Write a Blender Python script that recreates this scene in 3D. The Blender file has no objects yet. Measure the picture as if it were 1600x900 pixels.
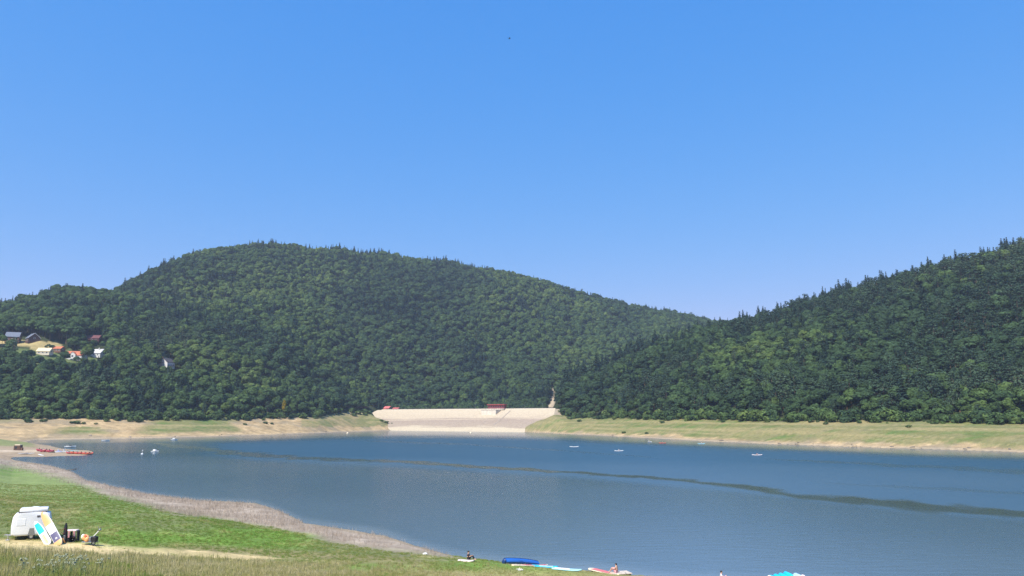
import bpy, bmesh, math, random
import numpy as np
from mathutils import Vector, Matrix, Euler

# ------------------------------------------------------------------ camera, world, sun, exposure
sc = bpy.context.scene
F, CX, CY = 1155.0, 800.0, 450.0           # focal length in pixels of a 1600 x 900 frame
EYE = 15.0                                  # eye height above the water (z = 0)
np.seterr(all='ignore')
PITCH = math.atan((652 - 450) / F)
SP, CP = math.sin(PITCH), math.cos(PITCH)
cam = bpy.data.cameras.new('camera'); camo = bpy.data.objects.new('camera', cam)
sc.collection.objects.link(camo)
camo.location = (0, 0, EYE); camo.rotation_euler = (math.pi / 2 + PITCH, 0, 0)
cam.sensor_width = 36.0; cam.lens = F / 1600 * 36.0
cam.clip_start = 0.3; cam.clip_end = 20000
sc.camera = camo

SUN_EL, SUN_AZ = math.radians(52), math.radians(-148)      # azimuth from +Y towards +X
world = bpy.data.worlds.new('World'); sc.world = world; world.use_nodes = True
wn = world.node_tree.nodes; wl = world.node_tree.links
bg = wn['Background']
sky = wn.new('ShaderNodeTexSky'); sky.sky_type = 'NISHITA'; sky.sun_disc = False
sky.sun_elevation = SUN_EL; sky.sun_rotation = SUN_AZ
sky.altitude = 400; sky.air_density = 1.0; sky.dust_density = 0.15; sky.ozone_density = 2.2
hs = wn.new('ShaderNodeHueSaturation'); hs.inputs['Saturation'].default_value = 1.3
wl.new(sky.outputs['Color'], hs.inputs['Color'])
sep_ = wn.new('ShaderNodeSeparateColor'); com_ = wn.new('ShaderNodeCombineColor'); wl.new(hs.outputs['Color'], sep_.inputs[0])
for ch_, pw_, k_ in ((0, .915, .76), (1, .477, 1.20), (2, .2, 2.9)):     # deep, even summer blue from zenith to skyline
    p_ = wn.new('ShaderNodeMath'); p_.operation = 'POWER'; p_.inputs[1].default_value = pw_; wl.new(sep_.outputs[ch_], p_.inputs[0])
    q_ = wn.new('ShaderNodeMath'); q_.operation = 'MULTIPLY'; q_.inputs[1].default_value = k_; wl.new(p_.outputs[0], q_.inputs[0]); wl.new(q_.outputs[0], com_.inputs[ch_])
wl.new(com_.outputs[0], bg.inputs['Color'])
bg.inputs['Strength'].default_value = 0.13
sun = bpy.data.lights.new('sun', 'SUN'); suno = bpy.data.objects.new('sun', sun)
sc.collection.objects.link(suno)
sun.energy = 4.2; sun.angle = math.radians(0.5); sun.color = (1.0, 0.95, 0.87)
sd = Vector((math.cos(SUN_EL) * math.sin(SUN_AZ), math.cos(SUN_EL) * math.cos(SUN_AZ), math.sin(SUN_EL)))
suno.rotation_euler = (-sd).to_track_quat('-Z', 'Y').to_euler()
suno.location = sd * 300
sc.view_settings.view_transform = 'Standard'; sc.view_settings.look = 'None'
sc.view_settings.exposure = 0.85; sc.view_settings.gamma = 1
sc.view_settings.use_curve_mapping = False
sc.render.engine = 'CYCLES'
sc.cycles.use_denoising = True; sc.cycles.denoising_prefilter = 'NONE'
sc.cycles.max_bounces = 5; sc.cycles.diffuse_bounces = 2; sc.cycles.glossy_bounces = 2
sc.cycles.transmission_bounces = 3; sc.cycles.volume_bounces = 0; sc.cycles.transparent_max_bounces = 6
sc.cycles.caustics_reflective = False; sc.cycles.caustics_refractive = False

# ------------------------------------------------------------------ photo geometry helpers
def tt(row):                                # tan(elevation) of a picture row
    v = (CY - np.asarray(row, float)) / F
    return (SP + v * CP) / (CP - v * SP)
def aa(px, row):                            # x / y of a picture point
    v = (CY - np.asarray(row, float)) / F
    return (np.asarray(px, float) - CX) / F / (CP - v * SP)
def proj(x, y, z):
    dz = z - EYE
    d = y * CP + dz * SP
    return CX + F * x / d, CY - F * (-y * SP + dz * CP) / d
def wl_y(row):                              # distance of a waterline row
    return -EYE / tt(row)

# value noise
def _h(i, j, s):
    n = (i * 374761393 + j * 668265263 + s * 144665) & 0xffffffff
    n = ((n ^ (n >> 13)) * 1274126177) & 0xffffffff
    return ((n ^ (n >> 16)) & 0xffff) / 65535.0
def vnoise(x, y, s=0):
    x = np.asarray(x, float); y = np.asarray(y, float)
    i = np.floor(x).astype(np.int64); j = np.floor(y).astype(np.int64)
    fx = x - i; fy = y - j
    fx = fx * fx * (3 - 2 * fx); fy = fy * fy * (3 - 2 * fy)
    return (_h(i, j, s) * (1 - fx) + _h(i + 1, j, s) * fx) * (1 - fy) + (_h(i, j + 1, s) * (1 - fx) + _h(i + 1, j + 1, s) * fx) * fy
def fbm(x, y, s=0, o=4):
    t = 0; a = 0.5; n = 0
    for k in range(o):
        t = t + a * vnoise(np.asarray(x) * 2 ** k, np.asarray(y) * 2 ** k, s + k * 17); n += a; a *= 0.5
    return t / n
def sstep(a, b, x):
    t = np.clip((x - a) / (b - a), 0, 1); return t * t * (3 - 2 * t)

# ------------------------------------------------------------------ terrain: features seen along each bearing, near to far
FEATS = []
def feat(pts):                              # pts: (px, row, Y) or (px, None, Y, z) or (px, row) on the water
    A, Y, Z = [], [], []
    for p in pts:
        if len(p) == 2: y = float(wl_y(p[1])); z = 0.0; r = p[1]
        elif p[1] is None: y, z = p[2], p[3]; r = CY - F * (-y * SP + (z - EYE) * CP) / (y * CP + (z - EYE) * SP)
        else: y = p[2]; z = EYE + float(tt(p[1])) * y; r = p[1]
        A.append(float(aa(p[0], r))); Y.append(y); Z.append(z)
    FEATS.append((np.array(A), np.array(Y), np.array(Z)))
def flat(Y, Z): FEATS.append((np.array([0.0]), np.array([float(Y)]), np.array([float(Z)])))
flat(-120, 14.0); flat(-2, 13.6); flat(2.5, 13.3); flat(12, 11.7)
feat([(-300, None, 45, 5.8), (0, 905, 45), (300, 905, 48), (560, 905, 58), (700, 905, 64), (850, 905, 70), (985, 905, 71), (1200, None, 60, 2.0), (1600, None, 55, 2.4), (2400, None, 50, 3)])
feat([(-300, 850, 64), (0, 850, 66), (150, 851, 68), (300, 862, 70), (430, 868, 72), (560, 872, 74), (700, 876, 76), (850, 889, 74), (985, 900, 72.5), (1200, None, 66, .7), (1600, None, 62, .8), (2400, None, 57, 1)])
feat([(-300, 780, 92), (0, 783, 92), (150, 795, 90), (300, 815, 86), (430, 850, 80), (560, 862, 79), (700, 873, 78.2), (850, 888, 75.6), (985, 899, 73.2), (1200, None, 68.5, .4), (1600, None, 64, .4), (2400, None, 59, .5)])
feat([(-300, 768, 128), (0, 770, 125), (150, 778, 118), (300, 800, 108), (430, 830, 92), (560, 850, 86), (700, 870, 80.5), (850, 887, 77.2), (985, 898.4, 73.9), (1200, None, 69.6, .2), (1600, None, 65.5, .2), (2400, None, 60.5, .2)])
NEAR = [(22, 719), (75, 727), (112, 737), (135, 751), (175, 760), (225, 771), (300, 781), (400, 786), (428, 795), (475, 817), (537, 827), (600, 837), (645, 852), (700, 867), (730, 872), (790, 880), (850, 886), (908, 890), (985, 898), (1060, 904), (1200, 912), (1600, 930), (2400, 955)]
feat([(-300, None, 220, 3.2), (0, None, 226, 1.7)] + NEAR)
feat([(-300, None, 252, 2.8), (0, None, 262, 1.0)] + [(p[0], None, float(wl_y(p[1])) + 14, (-.25 if p[0] < 60 else -.7 if p[0] < 100 else -1.4)) for p in NEAR])
feat([(-300, None, 300, 2.2), (0, None, 298, .9), (40, None, 300, .25), (100, None, 302, .1), (135, None, 303, -.05), (150, None, 303, -.6), (190, None, 303, -2.5), (2400, None, 200, -6)])
feat([(-300, None, 335, 3.0), (0, None, 335, 1.6), (60, None, 335, 1.0), (110, None, 335, .55), (138, None, 335, .25), (150, None, 335, -.4), (180, None, 335, -1.8), (250, None, 335, -5), (1300, None, 260, -6), (2400, None, 220, -6)])
feat([(-300, None, 385, 4.0), (0, None, 385, 2.7), (40, None, 385, 1.9), (72, None, 385, .5), (95, None, 385, -.4), (150, None, 385, -2.5), (250, None, 385, -5), (1300, None, 280, -6), (2400, None, 240, -6)])
FAR = [(60, 687.2), (130, 686.4), (200, 685.2), (270, 684), (330, 682), (400, 680), (470, 678), (540, 675), (600, 673), (625, 672.5), (700, 673.5), (815, 675.2), (870, 677.5), (900, 679), (1000, 684), (1100, 689.5), (1200, 694), (1350, 699), (1600, 707), (2000, 716), (2400, 722)]
feat([(-300, None, 440, 4.2), (0, None, 450, 2.2), (35, None, 455, .6)] + [(p[0], None, float(wl_y(p[1])) - 22, -1.6) for p in FAR])
feat([(-300, None, 480, 5.0), (0, None, 486, 3.0), (35, None, 480, 1.0)] + FAR)
FWL = lambda px: float(wl_y(np.interp(px, [p[0] for p in FAR], [p[1] for p in FAR])))
feat([(-300, None, 530, 12), (0, 667, 530)] + [(p, r, FWL(p) + 34) for p, r in ((60, 669), (110, 672), (170, 670), (220, 669), (300, 667), (400, 665), (500, 661))] + [(555, 654, 862), (580, 650, 900), (595, 655, 897), (610, 662, 892), (622, 668, 884), (640, None, 890, 2), (700, None, 865, 6), (800, None, 822, 8), (822, 668, 776), (840, 658, 772), (866, 651, 770), (900, 662, 722), (1000, 664, 628), (1100, 668, 532), (1200, 671, 468), (1350, 675, 415), (1600, 681, 360), (2000, 690, 310), (2400, 694, 285)])
feat([(-300, None, 570, 19), (0, 652, 575)] + [(p, r, FWL(p) + 72) for p, r in ((60, 651), (100, 650), (200, 654), (300, 653), (400, 652), (500, 649))] + [(545, 642, 890), (568, 642, 925), (580, None, 925, 19), (592, None, 920, 12), (640, None, 935, 15), (700, None, 920, 15), (810, None, 880, 15), (838, None, 815, 7), (866, None, 828, 19.5), (880, 649, 812), (900, 652, 772), (1000, 653, 668), (1100, 654, 570), (1200, 655, 510), (1350, 656, 460), (1600, 659, 412), (2000, 662, 360), (2400, 664, 330)])
RIDGE1 = [(880, 614, 862), (900, 603, 866), (950, 584, 875), (1000, 567, 880), (1050, 549, 880), (1100, 532, 875), (1130, 521, 870), (1200, 508, 850), (1300, 484, 810), (1400, 463, 775), (1500, 436, 735), (1600, 409, 700), (2000, 330, 610), (2400, 300, 560)]
feat([(-300, None, 690, 80), (0, 550, 680), (60, 552, 680), (130, 562, 690), (260, 574, 720), (440, 560, 880), (560, 615, 1000), (640, None, 985, 16), (700, None, 980, 16), (860, None, 960, 24)] + RIDGE1)
feat([(-300, None, 780, 105), (0, 526, 755), (60, 526, 750), (130, 521, 780), (260, 510, 880), (440, 472, 1100), (560, 520, 1150), (640, None, 1060, 55), (700, None, 1050, 45), (860, None, 1020, 36), (880, None, 1000, 40)] + [(p[0], None, p[2] + 140, EYE + float(tt(p[1])) * p[2] - (25 if p[0] < 1130 else 35)) for p in RIDGE1[1:]])
feat([(-300, 500, 900), (0, 492, 950), (60, 478, 980), (100, 470, 1000), (140, 468, 1020), (156, 469, 1040), (175, 463, 1080), (200, 455, 1110), (230, 446, 1150), (280, 432, 1220), (330, 419, 1280), (400, 401, 1330), (440, 402, 1350), (540, 405, 1400), (620, 412, 1440), (700, 427, 1500), (790, 444, 1550), (880, 465, 1600), (970, 483, 1650), (1060, 503, 1690), (1110, 516, 1700), (1200, 537, 1720), (1600, 567, 1800), (2400, 567, 1900)])
feat([(-300, None, 1300, 60), (300, None, 1700, 150), (800, None, 2000, 150), (2400, None, 2300, 120)])
flat(3200, 100); flat(8000, 90)

ac = np.concatenate([np.linspace(-2.2, -.8, 40)[:-1], np.linspace(-.8, .8, 560), np.linspace(.8, 2.2, 40)[1:]])
yr = np.concatenate([np.linspace(-120, 0, 9)[:-1], np.arange(0, 40, 2), np.arange(40, 130, .7), np.arange(130, 320, 2), np.arange(320, 620, 3), np.arange(620, 1000, 4), np.arange(1000, 1900, 7), np.geomspace(1900, 8000, 24)])
NA, NY = len(ac), len(yr)
FY = np.stack([np.interp(ac, f[0], f[1]) for f in FEATS]); FZ = np.stack([np.interp(ac, f[0], f[2]) for f in FEATS])
FY = np.maximum.accumulate(FY + np.arange(len(FEATS))[:, None] * 1e-3, axis=0)
GZ = np.zeros((NY, NA))
def pchip(xs, ys, xq):
    h = np.diff(xs); d = np.diff(ys) / h
    m = np.zeros_like(ys)
    w1 = 2 * h[1:] + h[:-1]; w2 = h[1:] + 2 * h[:-1]
    ok = d[:-1] * d[1:] > 0
    with np.errstate(all='ignore'):
        m[1:-1] = np.where(ok, (w1 + w2) / (w1 / d[:-1] + w2 / d[1:]), 0)
    m[0], m[-1] = d[0], d[-1]
    k = np.clip(np.searchsorted(xs, xq) - 1, 0, len(h) - 1)
    t = np.clip((xq - xs[k]) / h[k], 0, 1)
    return ((1 + 2 * t) * (1 - t) ** 2 * ys[k] + t * (1 - t) ** 2 * h[k] * m[k] + t * t * (3 - 2 * t) * ys[k + 1] + t * t * (t - 1) * h[k] * m[k + 1])
for i in range(NA):
    GZ[:, i] = pchip(FY[:, i], FZ[:, i], yr)
YY = np.repeat(yr[:, None], NA, 1); XX = ac[None, :] * np.maximum(YY, 40)
# natural roughness of the ground
hillw = sstep(20, 60, GZ) * sstep(520, 700, YY)
GZ += hillw * ((fbm(XX / 130, YY / 170, 3, 4) - .5) * 34 + (fbm(XX / 45, YY / 60, 9, 3) - .5) * 10)
bank = sstep(.3, 3, np.abs(GZ)) * (1 - hillw) * sstep(300, 420, YY)
GZ += bank * (fbm(XX / 22, YY / 22, 5, 4) - .5) * 1.6
near = (YY < 320) & (YY > 35)
GZ += near * (fbm(XX / 7, YY / 7, 21, 3) - .5) * (.14 + .25 * sstep(.5, 3, GZ)) + (near & (YY < 180)) * (fbm(XX / 1.6, YY / 1.6, 27, 2) - .5) * .12 * sstep(-.2, .4, GZ)
GZ += (YY >= 320) * (YY < 1000) * (np.abs(GZ) < 3) * (fbm(XX / 14, YY / 14, 31, 3) - .5) * .45
def ter(x, y):
    x = np.asarray(x, float); y = np.asarray(y, float)
    a = x / np.maximum(y, 40)
    i = np.clip(np.searchsorted(ac, a) - 1, 0, NA - 2); j = np.clip(np.searchsorted(yr, y) - 1, 0, NY - 2)
    fa = np.clip((a - ac[i]) / (ac[i + 1] - ac[i]), 0, 1); fy = np.clip((y - yr[j]) / (yr[j + 1] - yr[j]), 0, 1)
    return (GZ[j, i] * (1 - fa) + GZ[j, i + 1] * fa) * (1 - fy) + (GZ[j + 1, i] * (1 - fa) + GZ[j + 1, i + 1] * fa) * fy
def hit(px, row, y0=30.0):                  # first ground or water point under a picture point
    ys = np.arange(y0, 2200, .1); xs = float(aa(px, row)) * ys; zs = EYE + float(tt(row)) * ys
    g = np.maximum(ter(xs, ys), 0.0)
    k = np.argmax(g >= zs)
    return Vector((xs[k], ys[k], g[k]))
def ridge(px):                             # the skyline ground point on a bearing
    ys = np.arange(380, 1900, 2.0); xs = float(aa(px, 480)) * ys; zs = ter(xs, ys); k = int(np.argmax((zs - EYE) / ys)); return Vector((xs[k], ys[k], zs[k]))
def at(px, row, y):                         # picture point at a given distance
    return Vector((float(aa(px, row)) * y, y, EYE + float(tt(row)) * y))
def gnd(x, y): return Vector((x, y, max(float(ter(x, y)), 0.0)))

# ------------------------------------------------------------------ object helpers
COL = sc.collection
def tag(o, label=None, cat=None, group=None, kind=None):
    if label: o['label'] = label
    if cat: o['category'] = cat
    if group: o['group'] = group
    if kind: o['kind'] = kind
    return o
def link(name, me, parent=None):
    o = bpy.data.objects.new(name, me); COL.objects.link(o)
    if parent: o.parent = parent
    return o
def empty(name, loc, rz=0, label=None, cat=None, group=None, rot=None, scale=1):
    o = bpy.data.objects.new(name, None); COL.objects.link(o)
    o.location = loc; o.rotation_euler = rot if rot else (0, 0, rz); o.scale = (scale,) * 3
    return tag(o, label, cat, group)
def copy_tree(o, parent=None):
    c = o.copy(); COL.objects.link(c)
    if parent: c.parent = parent
    for ch in list(o.children): copy_tree(ch, c)
    return c
def np_mesh(name, verts, faces, mats, mi=None, smooth=False):
    me = bpy.data.meshes.new(name)
    verts = np.asarray(verts, np.float32); n = len(verts)
    me.vertices.add(n); me.vertices.foreach_set('co', verts.ravel())
    faces = np.asarray(faces, np.int32); m, k = faces.shape
    me.loops.add(m * k); me.loops.foreach_set('vertex_index', faces.ravel())
    me.polygons.add(m); me.polygons.foreach_set('loop_start', np.arange(0, m * k, k, dtype=np.int32))
    for mt in (mats if isinstance(mats, (list, tuple)) else [mats]): me.materials.append(mt)
    if mi is not None: me.polygons.foreach_set('material_index', np.asarray(mi, np.int32))
    if smooth: me.polygons.foreach_set('use_smooth', np.ones(m, bool))
    me.update(calc_edges=True); me.validate()
    return me

class MB:
    def __init__(s): s.bm = bmesh.new()
    def _x(s, vs, M):
        for v in vs: v.co = M @ v.co
    def box(s, c, size, rot=(0, 0, 0), bevel=0):
        r = bmesh.ops.create_cube(s.bm, size=1)
        vs = r['verts']
        s._x(vs, Matrix.Translation(c) @ Euler(rot).to_matrix().to_4x4() @ Matrix.Diagonal((*size, 1)))
        if bevel:
            es = list({e for v in vs for e in v.link_edges})
            bmesh.ops.bevel(s.bm, geom=es, offset=bevel, segments=2, affect='EDGES', profile=.5)
        return s
    def cyl(s, a, b, r0, r1=None, n=10, cap=True):
        a = Vector(a); b = Vector(b); r1 = r0 if r1 is None else r1; d = b - a
        q = d.to_track_quat('Z', 'Y').to_matrix().to_4x4()
        r = bmesh.ops.create_cone(s.bm, cap_ends=cap, segments=n, radius1=max(r0, 1e-4), radius2=max(r1, 1e-4), depth=d.length)
        s._x(r['verts'], Matrix.Translation((a + b) / 2) @ q); return s
    def ell(s, c, r, rot=(0, 0, 0), u=14, v=10):
        q = bmesh.ops.create_uvsphere(s.bm, u_segments=u, v_segments=v, radius=1)
        s._x(q['verts'], Matrix.Translation(c) @ Euler(rot).to_matrix().to_4x4() @ Matrix.Diagonal((*r, 1))); return s
    def torus(s, c, R, r, rot=(0, 0, 0), n=20, m=8):
        M = Matrix.Translation(c) @ Euler(rot).to_matrix().to_4x4(); rings = []
        for i in range(n):
            t = 2 * math.pi * i / n
            rings.append([s.bm.verts.new(M @ Vector(((R + r * math.cos(2 * math.pi * j / m)) * math.cos(t), (R + r * math.cos(2 * math.pi * j / m)) * math.sin(t), r * math.sin(2 * math.pi * j / m)))) for j in range(m)])
        for i in range(n):
            for j in range(m):
                s.bm.faces.new((rings[i][j], rings[(i + 1) % n][j], rings[(i + 1) % n][(j + 1) % m], rings[i][(j + 1) % m]))
        return s
    def loft(s, rings, caps=True):
        R = [[s.bm.verts.new(Vector(p)) for p in r] for r in rings]; n = len(R[0])
        for i in range(len(R) - 1):
            for j in range(n):
                s.bm.faces.new((R[i][j], R[i][(j + 1) % n], R[i + 1][(j + 1) % n], R[i + 1][j]))
        if caps: s.bm.faces.new(R[0][::-1]); s.bm.faces.new(R[-1])
        return s
    def prism(s, pts, d):                   # polygon (3-D points) extruded by vector d
        d = Vector(d); a = [Vector(p) for p in pts]
        return s.loft([a, [p + d for p in a]])
    def build(s, name, mat, parent=None, smooth=False, bevel=0):
        bmesh.ops.recalc_face_normals(s.bm, faces=s.bm.faces)
        me = bpy.data.meshes.new(name); s.bm.to_mesh(me); s.bm.free()
        me.materials.append(mat)
        if smooth:
            for p in me.polygons: p.use_smooth = True
            me.set_sharp_from_angle(angle=math.radians(40))
        return link(name, me, parent)

# ------------------------------------------------------------------ materials
MAT = {}
def mat(name, col, rough=.6, var=.15, scale=4., bump=0., metal=0., spec=.4, coord='Object', det=5, dirt=None):
    m = bpy.data.materials.new(name); m.use_nodes = True; N = m.node_tree.nodes; L = m.node_tree.links
    b = N['Principled BSDF']; b.inputs['Roughness'].default_value = rough; b.inputs['Metallic'].default_value = metal
    b.inputs['Specular IOR Level'].default_value = spec
    tc = N.new('ShaderNodeTexCoord'); nz = N.new('ShaderNodeTexNoise'); nz.inputs['Scale'].default_value = scale; nz.inputs['Detail'].default_value = det
    L.new(tc.outputs[coord], nz.inputs['Vector'])
    mx = N.new('ShaderNodeMix'); mx.data_type = 'RGBA'
    c = Vector(col); d = Vector(dirt) if dirt else c * (1 - var); 
    rp = N.new('ShaderNodeMapRange'); rp.inputs[1].default_value = .35; rp.inputs[2].default_value = .65
    L.new(nz.outputs['Fac'], rp.inputs[0]); L.new(rp.outputs[0], mx.inputs['Factor'])
    mx.inputs['A'].default_value = (*d, 1); mx.inputs['B'].default_value = (*[min(1, x * (1 + var * .5)) for x in c], 1)
    L.new(mx.outputs['Result'], b.inputs['Base Color'])
    if bump:
        bp = N.new('ShaderNodeBump'); bp.inputs['Strength'].default_value = bump
        L.new(nz.outputs['Fac'], bp.inputs['Height']); L.new(bp.outputs['Normal'], b.inputs['Normal'])
    MAT[name] = m; return m
HAZE = 0.00012
NPICK = (300, 300, 300, 120)

# ------------------------------------------------------------------ ground
def fcurve(i, a): return np.interp(a, FEATS[i][0], FEATS[i][1])
def treeline(a):
    return np.interp(a, FEATS[16][0], FEATS[16][1])
PXv, ROWv = proj(XX, np.maximum(YY, 30), GZ)
A2 = XX / np.maximum(YY, 40)
def mixc(c, d, w): return c * (1 - w[..., None]) + np.array(d) * w[..., None]
def curve(pts, q): p = np.array(pts, float); return np.interp(q, p[:, 0], p[:, 1])
n1 = fbm(XX / 9, YY / 9, 41, 4); n2 = fbm(XX / 2.2, YY / 2.6, 43, 4); n3 = fbm(XX / 30, YY / 30, 45, 4)
wob = (n1 - .5) * 10
# near meadow: albedo of each kind of ground
GREEN, OLIVE, STRAW, SAND, REED, PALEGREEN, MUD = (.15, .25, .045), (.225, .225, .085), (.34, .29, .125), (.60, .46, .24), (.33, .265, .20), (.20, .25, .09), (.26, .20, .14)
alb = np.zeros(XX.shape + (3,)) + np.array(OLIVE)
alb = mixc(alb, STRAW, sstep(.52, .68, n2) * .55)
alb = mixc(alb, GREEN, sstep(.5, .62, n1) * .7)
r_path = [(-200, 849), (0, 851), (120, 856), (230, 862), (300, 865), (410, 872), (520, 876)]
pw = [(-200, 9), (0, 9.5), (120, 9.5), (230, 8), (300, 7.5), (390, 6), (430, 1.5), (480, .5), (520, 0)]
# green mown-looking strip beyond the path
up = curve([(-200, 776), (0, 777), (100, 787), (160, 788), (270, 806), (400, 818), (520, 838), (620, 858), (700, 872)], PXv)
lo = curve([(-200, 842), (0, 840), (150, 846), (300, 852), (400, 858), (520, 864), (700, 876), (850, 890)], PXv)
inmid = (YY < 420) & (YY > 40)
g = sstep(-3, 5, ROWv - up + wob * .5) * (1 - sstep(-4, 4, ROWv - lo + wob * .6)) * inmid
vivid = sstep(90, 190, PXv) * (1 - sstep(430, 560, PXv))
alb = mixc(alb, (.16, .185, .07), g); alb = mixc(alb, GREEN, g * vivid * sstep(.3, .6, n1))
alb = mixc(alb, (.16, .26, .045), g * vivid * sstep(-30, -10, lo - ROWv - 22) * .0 + g * vivid * sstep(.5, .7, n2) * .6)
alb = mixc(alb, STRAW, g * sstep(.62, .75, n2) * .4)
# dry strip between green and path
dry = sstep(-5, 3, ROWv - lo + wob) * (1 - sstep(2, 12, ROWv - lo - 4)) * inmid * sstep(230, 330, PXv) * (1 - sstep(640, 720, PXv))
alb = mixc(alb, (.24, .205, .10), dry * .8)
# pale field beyond the hump on the left
pale = (1 - sstep(-3, 4, ROWv - up + wob * .5)) * inmid
alb = mixc(alb, PALEGREEN, pale)
alb = mixc(alb, (.12, .215, .04), pale * sstep(.45, .65, n3) * .7)
# reed stubble along the water, then bare mud
rt = curve([(-200, 722), (0, 729), (40, 735), (110, 752), (170, 775), (270, 800), (360, 812), (430, 826), (520, 847), (600, 860), (690, 872), (800, 880), (985, 897)], PXv)
reed = (1 - sstep(-9, 7, ROWv - rt + wob * 1.3 + (n2 - .5) * 10)) * inmid
alb = mixc(alb, REED, reed); alb = mixc(alb, (.42, .345, .265), reed * sstep(.5, .7, n2) * .6)
mud = (1 - sstep(.1, .45, GZ + (n1 - .5) * .3)) * inmid * sstep(-2, 0, ROWv - 700)
alb = mixc(alb, (.26, .205, .135), mud * .85)
# grassy bank right down to the water where the boards lie
gb = sstep(700, 740, PXv) * (YY < 110)
alb = mixc(alb, GREEN, gb * sstep(.1, .35, GZ) * .8); alb = mixc(alb, OLIVE, gb * sstep(.45, .6, n2) * .6)
fg = inmid * sstep(0, 12, ROWv - curve(r_path, PXv) - 8)
alb = mixc(alb, (.30, .255, .11), fg * .65)
# spit
spit = (YY > 262) & (YY < 470) & (PXv < 260)
alb[spit] = np.array((.33, .25, .165)) * (.8 + .4 * n1[spit][:, None])
sg = spit * (sstep(1.1, 1.9, GZ + (n1 - .5))) * sstep(340, 360, YY)
alb = mixc(alb, (.20, .215, .09), sg)
alb = mixc(alb, (.52, .42, .30), spit * np.exp(-((ROWv - 704.5) / 1.6) ** 2) * (PXv < 70) * .8)
# path
pth = np.clip(1 - np.abs(ROWv - curve(r_path, PXv) + (n2 - .5) * 7) / np.maximum(curve(pw, PXv), .01), 0, 1)
pmask = sstep(.05, .45, pth) * inmid * (YY < 90)
rut = sstep(.42, .66, fbm(XX / 6, YY / .9, 51, 4))
alb = mixc(alb, SAND, pmask * (.6 + .4 * rut))
# far banks
far = (YY > 440) | ((YY > 240) & (PXv > 300))
TAN, DGRASS, BGRASS = (.43, .31, .165), (.165, .17, .066), (.10, .155, .04)
left = PXv < 640
hgt = GZ + (n1 - .5) * 4
bc = np.zeros(XX.shape + (3,)) + np.array(TAN)
strata = fbm(XX / 38 + 3 * n3, GZ * 1.9 + n1 * 1.5, 61, 4); fine_ = fbm(XX / 5, YY / 3, 67, 3)
bc = bc * (.66 + .5 * strata + .3 * (fine_ - .5) * 2 * .6)[..., None] * (1 + .5 * (fine_ - .5))[..., None]
bc = mixc(bc, (.25, .205, .135), sstep(.5, .64, fbm(XX / 20, YY / 14, 69, 4)) * .65)
gl = sstep(.0, 1, np.maximum.reduce([np.exp(-((PXv - 300) / 85) ** 2) * 1.2, .95 * np.exp(-((PXv - 130) / 55) ** 2) * ((hgt > 2.5) & (hgt < 7.5)), np.exp(-((PXv - 585) / 40) ** 2) * (hgt > 5) * 1.5, (PXv > 470) * (hgt > 6) * .8, .5 * (PXv < 60) * (hgt > 8)]) * 1.5 - .5 + (n3 - .5) * 1.5) * sstep(2.2, 4.5, hgt)
gr = sstep(1.4, 2.6, hgt) * (.72 + .28 * sstep(.35, .55, n3))
veg = np.where(left, gl, gr)
bc = mixc(bc, DGRASS, veg * .9); bc = mixc(bc, BGRASS, veg * sstep(.5, .66, fbm(XX / 26, YY / 9, 63, 4)) * .85)
bc = mixc(bc, (.15, .155, .05), veg * sstep(.5, .62, fine_) * .7); bc = mixc(bc, (.31, .25, .12), veg * sstep(.48, .62, fbm(XX / 40, GZ * 1.2, 65, 4)) * .7)
bc = mixc(bc, (.23, .185, .13), (GZ < 1.1) * .6 * sstep(.35, .6, n3))
bc = mixc(bc, (.42, .34, .24), np.exp(-((GZ - .35) / .3) ** 2) * .6)
alb = np.where(far[..., None], bc, alb)
# forest floor, hillside meadow by the houses, bare track beside the dam
TLv = treeline(A2)
hill = (YY > TLv - 3 + (n1 - .5) * 8) & (YY > 340)
alb[hill] = (.035, .045, .018)
def inpoly(px, row, poly):
    r = np.zeros(np.shape(px), bool); n = len(poly)
    for k in range(n):
        (x0, y0), (x1, y1) = poly[k], poly[(k + 1) % n]
        c = ((y0 > row) != (y1 > row)) & (px < (x1 - x0) * (row - y0) / ((y1 - y0) or 1e-9) + x0)
        r ^= c
    return r
MEADOW = [(-40, 529), (10, 532), (60, 532.5), (90, 534), (97, 541), (92, 549), (64, 554), (46, 543), (10, 540), (-40, 538)]
TRACK = [(865, 600), (870, 600), (867, 622), (864, 642), (857, 642), (861, 620)]
md = inpoly(PXv, ROWv, MEADOW) & (YY > 600) & (YY < 860)
md2 = inpoly(PXv, ROWv, [(-60, 546), (100, 544), (175, 552), (175, 568), (60, 568), (-60, 560)]) & (YY > 600) & (YY < 860); alb[md2] = np.array((.10, .13, .045)) * (.7 + .6 * n1[md2][:, None])
alb[md] = (np.array((.34, .27, .12)) * (.75 + .5 * n1[md][:, None]))
tk = inpoly(PXv + (n1 - .5) * 3, ROWv, TRACK) & (YY > 850) & (YY < 1100)
alb[tk] = (.40, .32, .22)
alb = alb * (.86 + .28 * n2)[..., None]
alb[GZ < -.02] = (.16, .13, .085)

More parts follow.
